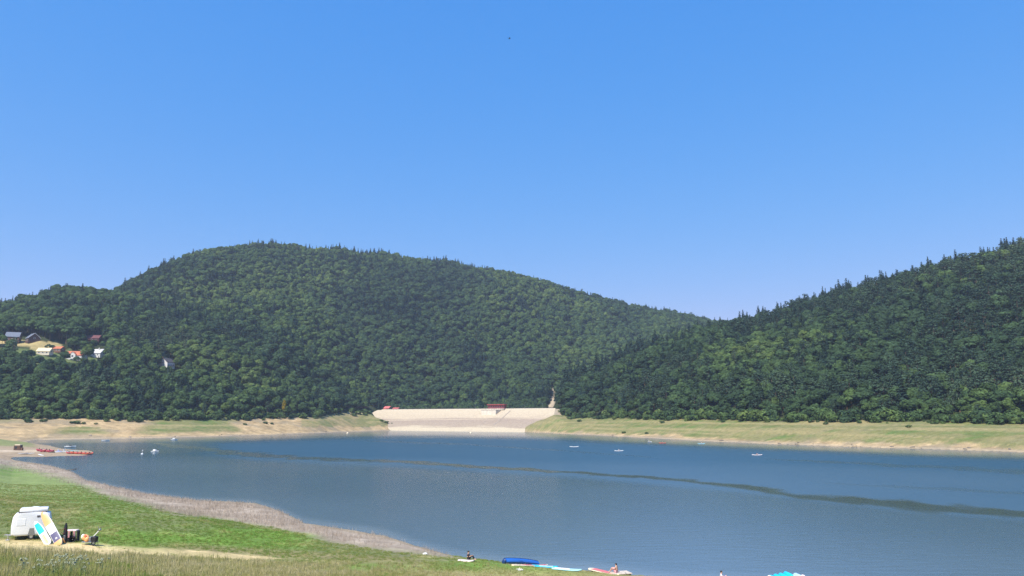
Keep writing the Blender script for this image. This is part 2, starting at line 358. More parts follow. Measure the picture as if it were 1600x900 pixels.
gm = bpy.data.materials.new('ground'); gm.use_nodes = True; N = gm.node_tree.nodes; L = gm.node_tree.links
b = N['Principled BSDF']; b.inputs['Roughness'].default_value = .95; b.inputs['Specular IOR Level'].default_value = .1
ca = N.new('ShaderNodeAttribute'); ca.attribute_name = 'albedo'
tc = N.new('ShaderNodeTexCoord'); nz = N.new('ShaderNodeTexNoise'); nz.inputs['Scale'].default_value = 2.2; nz.inputs['Detail'].default_value = 6; nz.inputs['Roughness'].default_value = .7
L.new(tc.outputs['Object'], nz.inputs['Vector'])
nz2 = N.new('ShaderNodeTexNoise'); nz2.inputs['Scale'].default_value = .35; nz2.inputs['Detail'].default_value = 8; nz2.inputs['Roughness'].default_value = .75
L.new(tc.outputs['Object'], nz2.inputs['Vector'])
ad = N.new('ShaderNodeMath'); ad.operation = 'ADD'; L.new(nz.outputs['Fac'], ad.inputs[0]); L.new(nz2.outputs['Fac'], ad.inputs[1])
mr = N.new('ShaderNodeMapRange'); mr.inputs[1].default_value = .65; mr.inputs[2].default_value = 1.35; mr.inputs[3].default_value = .55; mr.inputs[4].default_value = 1.4
L.new(ad.outputs[0], mr.inputs[0])
mu = N.new('ShaderNodeVectorMath'); mu.operation = 'SCALE'; L.new(ca.outputs['Color'], mu.inputs[0]); L.new(mr.outputs[0], mu.inputs['Scale'])
L.new(mu.outputs[0], b.inputs['Base Color'])
bp = N.new('ShaderNodeBump'); bp.inputs['Strength'].default_value = .5; bp.inputs['Distance'].default_value = .25
L.new(ad.outputs[0], bp.inputs['Height']); L.new(bp.outputs['Normal'], b.inputs['Normal'])

V = np.stack([XX, YY, GZ], -1).reshape(-1, 3); AL = np.concatenate([alb.reshape(-1, 3), np.ones((NY * NA, 1))], 1)
jj, ii = np.meshgrid(np.arange(NY - 1), np.arange(NA - 1), indexing='ij')
q00 = jj * NA + ii
QF = np.stack([q00, q00 + 1, q00 + NA + 1, q00 + NA], -1).reshape(-1, 4)
def fmean(m): return m.reshape(-1)[QF].mean(1)
zone = np.zeros(len(QF), int)                                       # 0 meadow
zone[fmean(pmask) > .35] = 1
zone[(fmean(((reed > .5) | (mud > .6)) * 1.0) > .5) & (fmean(inmid * 1.0) > .5)] = 2
zone[fmean(far * 1.0) > .5] = 3
zone[fmean((spit) * 1.0) > .5] = 2
zone[fmean(GZ) < -.15] = 4
zone[fmean(hill * 1.0) > .5] = 5
zone[fmean(md * 1.0) > .5] = 6
zone[fmean(tk * 1.0) > .5] = 7
# smooth normals computed on the whole sheet so the pieces meet without a seam
dzy = np.gradient(GZ, axis=0) / np.gradient(YY, axis=0)
for k, nm in enumerate(['meadow', 'path', 'shore', 'reservoir_bank', 'lake_bed', 'hills', 'hillside_field', 'hillside_track']):
    sel = QF[zone == k]
    if not len(sel): continue
    u, inv = np.unique(sel, return_inverse=True)
    me = np_mesh(nm, V[u], inv.reshape(-1, 4), gm, smooth=True)
    at_ = me.attributes.new('albedo', 'FLOAT_COLOR', 'POINT'); at_.data.foreach_set('color', AL[u].astype(np.float32).ravel())
    tag(link(nm, me), kind='structure')

# ------------------------------------------------------------------ water
wy = np.concatenate([np.arange(52, 140, 1.0), np.arange(140, 330, 2), np.arange(330, 960, 3.5)]); wa = np.linspace(-.95, 1.1, 560)
WY = np.repeat(wy[:, None], len(wa), 1); WX = wa[None] * WY
wpx, wrow = proj(WX, WY, np.zeros_like(WX))
depth = -ter(WX, WY)
wn1 = fbm(WX / 20, WY / 26, 71, 4); wn2 = fbm(WX / 60, WY / 60, 73, 4); wn3 = fbm(WX / 5, WY / 9, 75, 3)
def streak(pts, soft=1.0):
    p = np.array(pts, float); r = np.interp(wpx, p[:, 0], p[:, 1]); w = np.interp(wpx, p[:, 0], p[:, 2])
    d = np.abs(wrow - r + (wn1 - .5) * w * .6 + (wn3 - .5) * w * 1.6) / np.maximum(w * .75, .05)
    return (1 - sstep(.4, 1.4, d)) * (w > .06)
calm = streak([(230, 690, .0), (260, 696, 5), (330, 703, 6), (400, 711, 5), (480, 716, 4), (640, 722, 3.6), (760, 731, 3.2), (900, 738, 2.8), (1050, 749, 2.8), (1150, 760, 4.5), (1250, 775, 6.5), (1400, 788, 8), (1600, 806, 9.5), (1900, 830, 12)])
painted_reflection = calm.copy()  # main streak alone, mask for the hill reflection painted in olive
calm = np.maximum(calm, .45 * streak([(540, 688, 0), (600, 690, 2), (720, 694, 1.6), (860, 703, 1.4), (1000, 713, 1.6), (1040, 716, 0)]))
calm = np.maximum(calm, .5 * streak([(1180, 716, 0), (1300, 722, 3), (1450, 729, 3), (1600, 737, 5), (1900, 745, 6)]))
calm = np.maximum(calm, .4 * streak([(1250, 752, 0), (1330, 757, 2), (1500, 765, 3), (1700, 775, 3)]))
rF = np.interp(wpx, [p[0] for p in FAR], [p[1] for p in FAR])
calm = np.maximum(calm, 1.0 * (1 - sstep(3, 17, wrow - rF + (wn2 - .5) * 6)))
calm = np.maximum(calm, .8 * (1 - sstep(300, 380, wpx)) * (1 - sstep(704, 711, wrow + (wn1 - .5) * 5)))
wind = .5 + .5 * sstep(.35, .65, wn2)
rs = np.interp(wpx, [230, 400, 640, 900, 1150, 1400, 1900], [692, 711, 722, 738, 760, 788, 830])
below = sstep(0, 14, wrow - rs)
wm = bpy.data.materials.new('lake_water'); wm.use_nodes = True; N = wm.node_tree.nodes; L = wm.node_tree.links
b = N['Principled BSDF']; b.inputs['IOR'].default_value = 1.333; b.inputs['Specular IOR Level'].default_value = .5
at_ = N.new('ShaderNodeAttribute'); at_.attribute_name = 'surface'
sx = N.new('ShaderNodeSeparateColor'); L.new(at_.outputs['Color'], sx.inputs[0])
L.new(sx.outputs['Red'], b.inputs['Roughness'])
mx = N.new('ShaderNodeMix'); mx.data_type = 'RGBA'; L.new(sx.outputs['Green'], mx.inputs['Factor'])
mx.inputs['A'].default_value = (.030, .078, .118, 1); mx.inputs['B'].default_value = (.165, .215, .25, 1)
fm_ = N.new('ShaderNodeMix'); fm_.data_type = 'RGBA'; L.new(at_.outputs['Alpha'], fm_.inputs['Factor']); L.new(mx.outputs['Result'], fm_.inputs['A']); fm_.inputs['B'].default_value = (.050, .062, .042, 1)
L.new(fm_.outputs['Result'], b.inputs['Base Color'])          # B: dark olive hill reflection painted into the calm streak's colour
tc = N.new('ShaderNodeTexCoord'); mp = N.new('ShaderNodeMapping'); L.new(tc.outputs['Object'], mp.inputs[0])
mp.inputs['Rotation'].default_value = (0, 0, .45); mp.inputs['Scale'].default_value = (.35, 1.1, 1)
nz = N.new('ShaderNodeTexNoise'); nz.inputs['Scale'].default_value = .8; nz.inputs['Detail'].default_value = 5; nz.inputs['Roughness'].default_value = .6; nz.inputs['Distortion'].default_value = .1
L.new(mp.outputs[0], nz.inputs['Vector'])
bp = N.new('ShaderNodeBump'); bp.inputs['Distance'].default_value = .12; L.new(nz.outputs['Fac'], bp.inputs['Height']); L.new(sx.outputs['Blue'], bp.inputs['Strength'])
L.new(bp.outputs['Normal'], b.inputs['Normal'])
rough = (.36 - .18 * below + .04 * (wn1 - .5)) * (1 - calm) + .14 * calm
shal = (.40 * (1 - sstep(.0, .9, depth + (wn1 - .5) * .5)) + .42 * (1 - sstep(.6, 4.8, depth + (wn2 - .5) * 2))) * (1 - sstep(230, 330, WY))
bst = .4 * (1 - .6 * calm) * (.6 + .8 * wn2) * (1 - .0 * below)
SF = np.stack([rough, shal, bst, painted_reflection * .62 * sstep(360, 760, wpx) * (.6 + .6 * wn3)], -1).reshape(-1, 4).astype(np.float32)
nw, na = len(wy), len(wa)
jj, ii = np.meshgrid(np.arange(nw - 1), np.arange(na - 1), indexing='ij'); q = jj * na + ii
WF = np.stack([q, q + 1, q + na + 1, q + na], -1).reshape(-1, 4)
keep = depth.reshape(-1)[WF].max(1) > -.6
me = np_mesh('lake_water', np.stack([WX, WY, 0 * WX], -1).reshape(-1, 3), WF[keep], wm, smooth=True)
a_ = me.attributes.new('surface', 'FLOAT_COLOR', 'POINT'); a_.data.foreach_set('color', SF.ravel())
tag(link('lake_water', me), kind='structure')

# ------------------------------------------------------------------ haze: even, pale air over the whole valley
hm = bpy.data.materials.new('haze_air'); hm.use_nodes = True; N = hm.node_tree.nodes; L = hm.node_tree.links
N.remove(N['Principled BSDF'])
pv = N.new('ShaderNodeVolumePrincipled'); pv.inputs['Color'].default_value = (.72, .84, 1, 1); pv.inputs['Density'].default_value = HAZE
pv.inputs['Anisotropy'].default_value = .2
L.new(pv.outputs[0], N['Material Output'].inputs['Volume'])
mb = MB().box((0, 3950, 195), (36000, 8400, 426)); hz = mb.build('haze', hm); tag(hz, kind='stuff')

# ------------------------------------------------------------------ dam
CRZ = 24.0
DW0, DW1 = np.array([float(aa(545, 672)) * 897, 897.0]), np.array([float(aa(880, 675.5)) * 742, 742.0])
def dline(p, sft=0, t0=0, t1=1):
    pass
dd = (DW1 - DW0) / np.linalg.norm(DW1 - DW0); nn = np.array([-dd[1], dd[0]])      # along the crest, and away from the lake
if nn[1] < 0: nn = -nn
DL = float(np.linalg.norm(DW1 - DW0)); SLOPE = 56.0
def dp(s, h, off=0.0):                      # s metres along the dam, h height on the face
    w = DW0 + dd * s + nn * (SLOPE * h / CRZ + off)
    return Vector((w[0], w[1], h))
cm = bpy.data.materials.new('dam_concrete'); cm.use_nodes = True; N = cm.node_tree.nodes; L = cm.node_tree.links
b = N['Principled BSDF']; b.inputs['Roughness'].default_value = .9; b.inputs['Specular IOR Level'].default_value = .15
tc = N.new('ShaderNodeTexCoord'); sep = N.new('ShaderNodeSeparateXYZ'); L.new(tc.outputs['Object'], sep.inputs[0])
nz = N.new('ShaderNodeTexNoise'); mp = N.new('ShaderNodeMapping'); mp.inputs['Scale'].default_value = (.012, .012, .42); L.new(tc.outputs['Object'], mp.inputs[0]); L.new(mp.outputs[0], nz.inputs['Vector'])
nz.inputs['Scale'].default_value = 1; nz.inputs['Detail'].default_value = 7; nz.inputs['Roughness'].default_value = .62
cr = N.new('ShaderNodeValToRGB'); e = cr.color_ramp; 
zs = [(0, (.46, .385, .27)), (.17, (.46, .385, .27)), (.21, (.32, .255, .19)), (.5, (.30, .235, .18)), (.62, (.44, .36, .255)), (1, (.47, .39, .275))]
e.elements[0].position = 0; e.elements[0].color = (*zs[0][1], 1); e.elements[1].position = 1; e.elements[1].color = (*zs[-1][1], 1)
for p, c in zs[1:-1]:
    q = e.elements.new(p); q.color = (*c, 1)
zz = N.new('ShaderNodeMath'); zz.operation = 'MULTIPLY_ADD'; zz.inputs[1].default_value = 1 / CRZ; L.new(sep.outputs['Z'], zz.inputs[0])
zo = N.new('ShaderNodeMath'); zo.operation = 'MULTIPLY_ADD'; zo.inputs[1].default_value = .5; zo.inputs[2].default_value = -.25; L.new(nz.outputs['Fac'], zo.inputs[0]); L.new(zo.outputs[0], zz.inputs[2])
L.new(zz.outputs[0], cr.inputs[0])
nz3 = N.new('ShaderNodeTexNoise'); nz3.inputs['Scale'].default_value = .5; nz3.inputs['Detail'].default_value = 6; L.new(tc.outputs['Object'], nz3.inputs['Vector'])
m3 = N.new('ShaderNodeMapRange'); m3.inputs[1].default_value = .3; m3.inputs[2].default_value = .7; m3.inputs[3].default_value = .86; m3.inputs[4].default_value = 1.1; L.new(nz3.outputs['Fac'], m3.inputs[0])
vm = N.new('ShaderNodeVectorMath'); vm.operation = 'SCALE'; L.new(cr.outputs[0], vm.inputs[0]); L.new(m3.outputs[0], vm.inputs['Scale']); L.new(vm.outputs[0], b.inputs['Base Color'])
white_conc = mat('pale_concrete', (.62, .56, .46), .85, .12, .4, spec=.15)
dark_conc = mat('weathered_concrete', (.30, .25, .20), .9, .2, .4, spec=.15)
rail_m = mat('dark_railing', (.05, .045, .05), .6, .2, 2)
dam = empty('dam', dp(DL * .5, 0, 20), 0, 'long sloping pale concrete dam closing the far end of the lake', 'dam'); bpy.context.view_layer.update()
dI = Matrix.Translation(-Vector(dam.location))
def spx(px, h=CRZ):                         # metres along the dam of a picture column at height h
    ss = np.linspace(-20, DL + 20, 2000); w = DW0[None] + dd[None] * ss[:, None] + nn[None] * (SLOPE * h / CRZ)
    p, _ = proj(w[:, 0], w[:, 1], np.full(len(ss), h)); return float(np.interp(px, p, ss))
def dpart(mb, name, m, parent=None, smooth=False):
    o = mb.build(name, m, parent or dam, smooth)
    if parent is None: o.matrix_parent_inverse = dI
    else: o.matrix_parent_inverse = dI if parent is dam else Matrix()
    return o
DEND = spx(867.5)
f = MB(); SPR = lambda u, k: -30 * k - 6 + u * (DEND + 6 + 62 * k)     # the foot runs on under the banks
f.loft([[dp(SPR(u, 1), -6), dp(SPR(u, 0), CRZ), dp(SPR(u, 0), CRZ, 9), dp(SPR(u, 1), -6, 9 + SLOPE)] for u in np.linspace(0, 1, 40)])
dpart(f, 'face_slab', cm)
f = MB(); f.loft([[dp(s, CRZ, .2) + Vector((0, 0, .01)), dp(s, CRZ, .2) + Vector((0, 0, .7)), dp(s, CRZ, .6) + Vector((0, 0, .7)), dp(s, CRZ, .6) + Vector((0, 0, .01))] for s in np.linspace(0, DEND, 12)])
dpart(f, 'parapet', white_conc)
f = MB()                                    # panel joints standing a little proud of the face
for s in np.arange(6, DEND, 12.0):
    f.loft([[dp(s, 0, -.05), dp(s + .18, 0, -.05), dp(s + .18, 0, .3), dp(s, 0, .3)], [dp(s, CRZ - .1, -.05), dp(s + .18, CRZ - .1, -.05), dp(s + .18, CRZ - .1, .3), dp(s, CRZ - .1, .3)]])
dpart(f, 'panel_joints', cm)
# raised diagonal strip of slabs below the gate house and a dark service ramp
s0, s1 = spx(764), spx(787)
f = MB(); sa, sb_, sc_ = spx(757, 3), spx(780, 12), spx(798, 23)
f.loft([[dp(s, h, -.35), dp(s + 1.4, h, -.35), dp(s + 1.4, h, .5), dp(s, h, .5)] for s, h in ((spx(771, 7), 7), (spx(784, 14), 14), (spx(797, 22.4), 22.4))])
dpart(f, 'service_ramp', dark_conc)
f = MB(); f.loft([[dp(s, h, -.2), dp(s + .7, h, -.2), dp(s + .7, h, .5), dp(s, h, .5)] for s, h in ((spx(750, 6), 6), (spx(762, 13), 13))])
dpart(f, 'service_ramp', dark_conc)
f = MB(); rs_ = MB()
for h in (.75, 1.15, 1.5):
    f.cyl(dp(2, CRZ, 6.5) + Vector((0, 0, h)), dp(DEND - 4, CRZ, 6.5) + Vector((0, 0, h)), .13, n=6)
for s in np.arange(2, DEND - 4, 2.5):
    f.cyl(dp(s, CRZ, 6.5), dp(s, CRZ, 6.5) + Vector((0, 0, 1.5)), .07, n=5)
o = f.build('railing', rail_m); tag(o, 'long dark metal railing running along the top of the dam', 'railing')

# ------------------------------------------------------------------ trees
def leafmat(name, stops, trans=.25):
    m = bpy.data.materials.new(name); m.use_nodes = True; N = m.node_tree.nodes; L = m.node_tree.links
    N.remove(N['Principled BSDF']); out = N['Material Output']
    t = N.new('ShaderNodeAttribute'); t.attribute_type = 'INSTANCER'; t.attribute_name = 'tint'
    cr = N.new('ShaderNodeValToRGB'); e = cr.color_ramp
    e.elements[0].color = (*stops[0], 1); e.elements[1].color = (*stops[-1], 1)
    for k, c in enumerate(stops[1:-1]):
        q = e.elements.new((k + 1) / (len(stops) - 1)); q.color = (*c, 1)
    L.new(t.outputs['Fac'], cr.inputs[0])
    at_ = N.new('ShaderNodeAttribute'); at_.attribute_name = 'clump'
    sc_ = N.new('ShaderNodeVectorMath'); sc_.operation = 'SCALE'; L.new(cr.outputs[0], sc_.inputs[0]); L.new(at_.outputs['Fac'], sc_.inputs['Scale'])
    d = N.new('ShaderNodeBsdfDiffuse'); tr = N.new('ShaderNodeBsdfTranslucent'); mx = N.new('ShaderNodeMixShader'); mx.inputs[0].default_value = trans
    L.new(sc_.outputs[0], d.inputs[0]); L.new(sc_.outputs[0], tr.inputs[0]); L.new(d.outputs[0], mx.inputs[1]); L.new(tr.outputs[0], mx.inputs[2]); L.new(mx.outputs[0], out.inputs[0])
    return m
leaf_m = leafmat('broad_leaves', [(.040, .070, .036), (.056, .096, .040), (.082, .130, .042), (.125, .175, .052)])
pine_m = leafmat('pine_needles', [(.038, .066, .042), (.060, .096, .056), (.098, .135, .075)], .12)
spruce_m = leafmat('spruce_needles', [(.020, .038, .027), (.028, .050, .034), (.042, .070, .042)], .1)
yellow_m = leafmat('yellow_leaves', [(.16, .13, .012), (.20, .15, .015)])
bark_m = mat('bark', (.10, .08, .06), .9, .3, 3); pbark_m = mat('pine_bark', (.20, .125, .08), .9, .3, 3)

def quads(C, Nn, S, rng, asp=1.0):          # leaf clumps: loose four-cornered sprays at C facing Nn
    n = len(C); r = rng.normal(size=(n, 3)); T = np.cross(Nn, r); T /= np.linalg.norm(T, axis=1)[:, None] + 1e-9; B = np.cross(Nn, T)
    S = np.asarray(S)[:, None]; k = []
    for (u, v) in ((-1, -1), (1, -1), (1, 1), (-1, 1)):
        ju, jv, jn = rng.uniform(.5, 1.2, (n, 1)), rng.uniform(.5, 1.2, (n, 1)), rng.uniform(-.25, .25, (n, 1))
        k.append(C + T * S * .5 * u * ju * asp + B * S * .5 * v * jv + Nn * S * jn)
    return np.stack(k, 1).reshape(-1, 3)
def leafmesh(name, C, Nn, S, cl, m, rng, asp=1.0):
    v = quads(C, Nn, S, rng, asp); n = len(C)
    me = np_mesh(name, v, np.arange(n * 4).reshape(-1, 4), m)
    a_ = me.attributes.new('clump', 'FLOAT', 'FACE'); a_.data.foreach_set('value', np.asarray(cl, np.float32))
    return me
def unit(v): return v / (np.linalg.norm(v, axis=-1, keepdims=True) + 1e-9)
def broad_crown(seed, H=16., W=5.2, base=.22, n=950, lobes=11, leaf=1.05, m=None, bushy=False):
    rng = np.random.default_rng(seed); cz = H * (base + (1 - base) * .5); hh = H * (1 - base) * .5
    Cs = []; Rs = []
    for k in range(lobes):
        d = unit(rng.normal(size=3)); d[2] = d[2] * .8 + .15
        f = rng.uniform(.3, .68); Cs.append(np.array([d[0] * W * f, d[1] * W * f, cz + d[2] * hh * f])); Rs.append(rng.uniform(.36, .62) * W)
    Cs.append(np.array([0, 0, cz + hh * .45])); Rs.append(W * .5); Cs = np.array(Cs); Rs = np.array(Rs)
    C, Nn, cl = [], [], []; tone = rng.uniform(.78, 1.22, len(Rs))
    while len(C) < n:
        k = rng.integers(len(Rs)); d = unit(rng.normal(size=3))
        if d[2] < -.55: continue
        p = Cs[k] + d * Rs[k] * np.array([1, 1, .82]) * rng.uniform(.82, 1.08)
        if (np.linalg.norm((p - Cs) / np.array([1, 1, .82]), axis=1) < Rs * .8).any(): continue
        C.append(p); Nn.append(unit(d + rng.normal(size=3) * .2 + np.array([0, 0, .2]))); cl.append(tone[k] * rng.uniform(.78, 1.22))
    C = np.array(C); zlo = C[:, 2].min()
    if bushy: C[:, 2] -= zlo
    return leafmesh('crown', C, np.array(Nn), rng.uniform(.65, 1.35, n) * leaf, cl, m or leaf_m, rng)
def spruce_crown(seed, H=19., W=2.6, m=None):
    rng = np.random.default_rng(seed); C, Nn, S, cl = [], [], [], []
    nt = 23
    for k in range(nt):
        f = k / (nt - 1); z = H * (.10 + .88 * f); R = W * (1 - f * .94) ** .8 * rng.uniform(.82, 1.12)
        nb = max(3, int(11 * (1 - f) + 3)); ph = rng.uniform(0, 6.28)
        for j in range(nb):
            a = ph + 6.283 * j / nb + rng.uniform(-.2, .2); rr = R * rng.uniform(.7, 1.15)
            for u in (.2, .55, .95):
                C.append((math.cos(a) * rr * u, math.sin(a) * rr * u, z - rr * u * .35 + rng.uniform(-.2, .2)))
                Nn.append(unit(np.array([math.cos(a) * .6, math.sin(a) * .6, .85]) + rng.normal(size=3) * .22)); S.append(max(.55, rr * .80)); cl.append(rng.uniform(.75, 1.25))
    return leafmesh('crown', np.array(C), np.array(Nn), np.array(S), cl, m or spruce_m, rng)
def pine_crown(seed, H=18., W=3.6):
    rng = np.random.default_rng(seed); C, Nn, S, cl = [], [], [], []
    npad = 17
    for k in range(npad):
        f = k / (npad - 1); z = H * (.40 + .58 * f); R = W * (.35 + .9 * math.sin(math.pi * min(1, f * .8 + .22))) * .62
        a = rng.uniform(0, 6.28); off = R * rng.uniform(.3, .95) * (1 - .8 * (f > .93)); tone = rng.uniform(.75, 1.25)
        pr = rng.uniform(1.3, 2.3) * (1.1 - .35 * f)
        for q in range(46):
            d = unit(rng.normal(size=3)); 
            if d[2] < -.4: continue
            C.append((math.cos(a) * off + d[0] * pr, math.sin(a) * off + d[1] * pr, z + d[2] * pr * .36)); Nn.append(unit(d * np.array([.7, .7, 1]) + np.array([0, 0, .5]) + rng.normal(size=3) * .3)); S.append(rng.uniform(.4, .8)); cl.append(tone * rng.uniform(.8, 1.2))
    return leafmesh('crown', np.array(C), np.array(Nn), np.array(S), cl, pine_m, rng)
def trunk_mesh(seed, H, r, m, limbs=4, z0=.3):
    rng = random.Random(seed); b = MB()
    pts = [Vector((0, 0, -.8))] + [Vector((rng.uniform(-.25, .25) * f, rng.uniform(-.25, .25) * f, H * f)) for f in (.25, .5, .78, .95)]
    for k in range(4): b.cyl(pts[k], pts[k + 1], r * (1 - .22 * k), r * (1 - .22 * (k + 1)) + .02, 7)
    for k in range(limbs):
        f = z0 + (.8 - z0) * k / max(1, limbs - 1); a = rng.uniform(0, 6.28); l = H * .2 * (1.2 - f)
        p = Vector((0, 0, H * f)); b.cyl(p, p + Vector((math.cos(a) * l, math.sin(a) * l, l * .6)), r * .4, r * .12, 5)
    bmesh.ops.recalc_face_normals(b.bm, faces=b.bm.faces)
    me = bpy.data.meshes.new('trunk'); b.bm.to_mesh(me); b.bm.free(); me.materials.append(m); return me
KINDS = []                                  # (kind, crown mesh, trunk mesh, height, half width)
for s in range(5): KINDS.append(('broad', broad_crown(100 + s, 16 + s % 3, 5.0 + .4 * (s % 2), .2 + .04 * (s % 3), lobes=8 + 2 * s), trunk_mesh(s, 9, .28, bark_m), 16 + s % 3, 5.2))
for s in range(3): KINDS.append(('pine', pine_crown(200 + s, 18, 4.0 + .4 * s), trunk_mesh(20 + s, 16.5, .26, pbark_m, 3, .55), 18, 3.4))
for s in range(3): KINDS.append(('spruce', spruce_crown(300 + s, 17.5 + s, 3.0 + .3 * s), trunk_mesh(40 + s, 15, .25, bark_m, 0), 17.5 + s, 3.0))
for s in range(2): KINDS.append(('bush', broad_crown(400 + s, 4.2, 2.6, .02, 260, 8, .6, bushy=True), None, 4.0, 2.6))
KI = {k: [i for i, q in enumerate(KINDS) if q[0] == k] for k in ('broad', 'pine', 'spruce', 'bush')}

# houses on the left hillside: picture column, row of the base, width in picture pixels (kept clear of trees)
HOUSES = [(20, 535, 27), (51, 534, 27), (146, 533, 22), (70, 553, 20), (91, 549, 16), (118, 561, 28), (151, 557, 23), (260, 574, 25)]

# ------------------------------------------------------------------ planting the forest
rng = np.random.default_rng(7)
STEP = 6.5
gx, gy = np.meshgrid(np.arange(-1500, 1500, STEP), np.arange(330, 1860, STEP))
gx = gx.ravel() + rng.uniform(-.46, .46, gx.size) * STEP; gy = gy.ravel() + rng.uniform(-.46, .46, gy.size) * STEP
a = gx / gy
ok = (np.abs(a) < .86) & (gy > treeline(a) + (fbm(gx / 25, gy / 25, 81, 3) - .45) * 10)
dam_cols = (a > float(aa(572, 640))) & (a < float(aa(868, 640)))
cy_ = np.interp(a, [float(aa(575, 640)), float(aa(866, 640))], [955, 872])
ok &= ~(dam_cols & (gy < cy_ + 14))
gx, gy, a = gx[ok], gy[ok], a[ok]; gz = ter(gx, gy)
# not behind a ridge: running maximum of ground elevation along the bearing
ab = np.clip(((a + .9) / 1.8 * 900).astype(int), 0, 899)
prof_y = np.arange(330, 1900, 5.0); pa = -.9 + (np.arange(900) + .5) / 500
PE = (ter(pa[:, None] * prof_y[None], np.repeat(prof_y[None], 900, 0)) - EYE) / prof_y[None]
PM = np.maximum.accumulate(PE, axis=1)
jm = np.clip(((gy - 330) / 5).astype(int), 0, len(prof_y) - 1)
vis = (gz + 20 - EYE) / gy > PM[ab, jm] - .004
gx, gy, gz, a = gx[vis], gy[vis], gz[vis], a[vis]
px, row = proj(gx, gy, gz)
ok = ~inpoly(px, row, MEADOW)
pxm, rowm = proj(gx, gy, gz + 9.0)
ok &= ~(inpoly(pxm, rowm, MEADOW) & (px < 100) & (row < 562))
ok &= ~((np.abs(px - 860) < 7) & (row > 636) & (gy > 850))
tw = np.interp(row, [590, 600, 640], [7, 6.5, 8]); tcx = np.interp(row, [596, 642], [868, 861])
ok &= ~((np.abs(px - tcx) < tw) & (row > 594) & (gy > 850) & (gy < 1100))
for (hx, hr, hw) in HOUSES:                 # room for the house and the view down from it
    ok &= ~((np.abs(px - hx) < hw * .5 + 3) & (row > hr - 7) & (row < hr + 3))
gx, gy, gz, a, px, row = [q[ok] for q in (gx, gy, gz, a, px, row)]
n = len(gx)
r1y = fcurve(17, a); r2y = fcurve(19, a)
right = (px > 868) & (gy < r1y + 70)
pn = fbm(gx / 70, gy / 70, 91, 3); u = rng.uniform(size=n); edge = gy - treeline(a)
p_pine = np.where(right, np.where(edge < 25, .12, (.55 * sstep(.42, .58, pn) + .10) * 1.0), .03)
p_spr = np.where(right, np.where(edge < 25, .03, .07 + .22 * sstep(.55, .7, fbm(gx / 50, gy / 50, 94, 3)) + .45 * (np.abs(gy - r1y) < 20)), .035)
on_ridge = (~right) & (np.abs(gy - r2y) < 26)
p_spr = np.where(right, p_spr, p_spr + .5 * sstep(.60, .70, fbm(gx / 55, gy / 55, 93, 3)))
p_spr = np.where(on_ridge, np.interp(px, [-100, 60, 150, 200, 330, 420, 520, 700, 800, 1000], [.45, .4, .15, .05, .5, .25, .6, .45, .15, .08]), p_spr)
cp = np.exp(-((px - 265) / 70) ** 2 - ((row - 495) / 45) ** 2) + np.exp(-((px - 1000) / 120) ** 2 - ((row - 470) / 12) ** 2) * .0
p_spr = np.maximum(p_spr, cp * .65 * (~right)); p_pine = np.maximum(p_pine, np.exp(-((px - 255) / 55) ** 2 - ((row - 545) / 25) ** 2) * .5)
kind = np.where(u < p_pine, 1, np.where(u < p_pine + p_spr, 2, 0))
ki = np.where(kind == 0, rng.integers(0, 5, n), np.where(kind == 1, 5 + rng.integers(0, 3, n), 8 + rng.integers(0, 3, n)))
sc_ = np.where(kind == 0, rng.triangular(.42, .8, 1.3, n), rng.uniform(.75, 1.25, n))
sc_ *= np.where(edge < 14, rng.uniform(.55, .85, n), 1.0)
sc_ *= np.where((row > 596) & (px > 560) & (px < 880) & (gy < 1010), .8, 1)
sc_ *= np.where((kind == 2) & ((np.abs(gy - r2y) < 26) | right & (np.abs(gy - r1y) < 20)), np.where(right, 1.3, 1.15), 1)
sxy = sc_ * rng.uniform(.85, 1.45, n)
tint = np.clip(np.where(right, .36, .46) + (fbm(gx / 110, gy / 110, 95, 4) - .5) * 1.4 + rng.normal(size=n) * .17, 0, 1)
# a fringe of low bushes along the edge of the wood and in the gaps
nb = 950
bpx = rng.uniform(-40, 1660, nb); ba = aa(bpx, 652)
by = treeline(ba) + rng.normal(-1, 5, nb)
keepb = ~((bpx > 566) & (bpx < 874)); bpx, ba, by = bpx[keepb], ba[keepb], by[keepb]; bx = ba * by; bz = ter(bx, by)
cat_ = lambda p, q: np.concatenate([p, q])
nb = len(bx)
gx, gy, gz = cat_(gx, bx), cat_(gy, by), cat_(gz, bz); kind = cat_(kind, np.full(nb, 3)); ki = cat_(ki, 11 + rng.integers(0, 2, nb))
bs = np.clip(rng.gamma(3.2, .36, nb), .35, 2.4); sc_ = cat_(sc_, bs * rng.uniform(.8, 1.1, nb)); sxy = cat_(sxy, bs); tint = cat_(tint, np.clip(rng.normal(.55, .25, nb), 0, 1))
n = len(gx); rz = rng.uniform(0, 6.28, n)
# how much of each tree the picture shows: paint them front to back
order = np.argsort(gy); Wd, Hd = 1024, 576; K = Wd / 1600
buf = np.full((Hd, Wd), -1, np.int32)
tH = np.array([KINDS[i][3] for i in ki]) * sc_; tW = np.array([KINDS[i][4] for i in ki]) * sxy
px0, row0 = proj(gx, gy, gz); px1, row1 = proj(gx, gy, gz + tH)
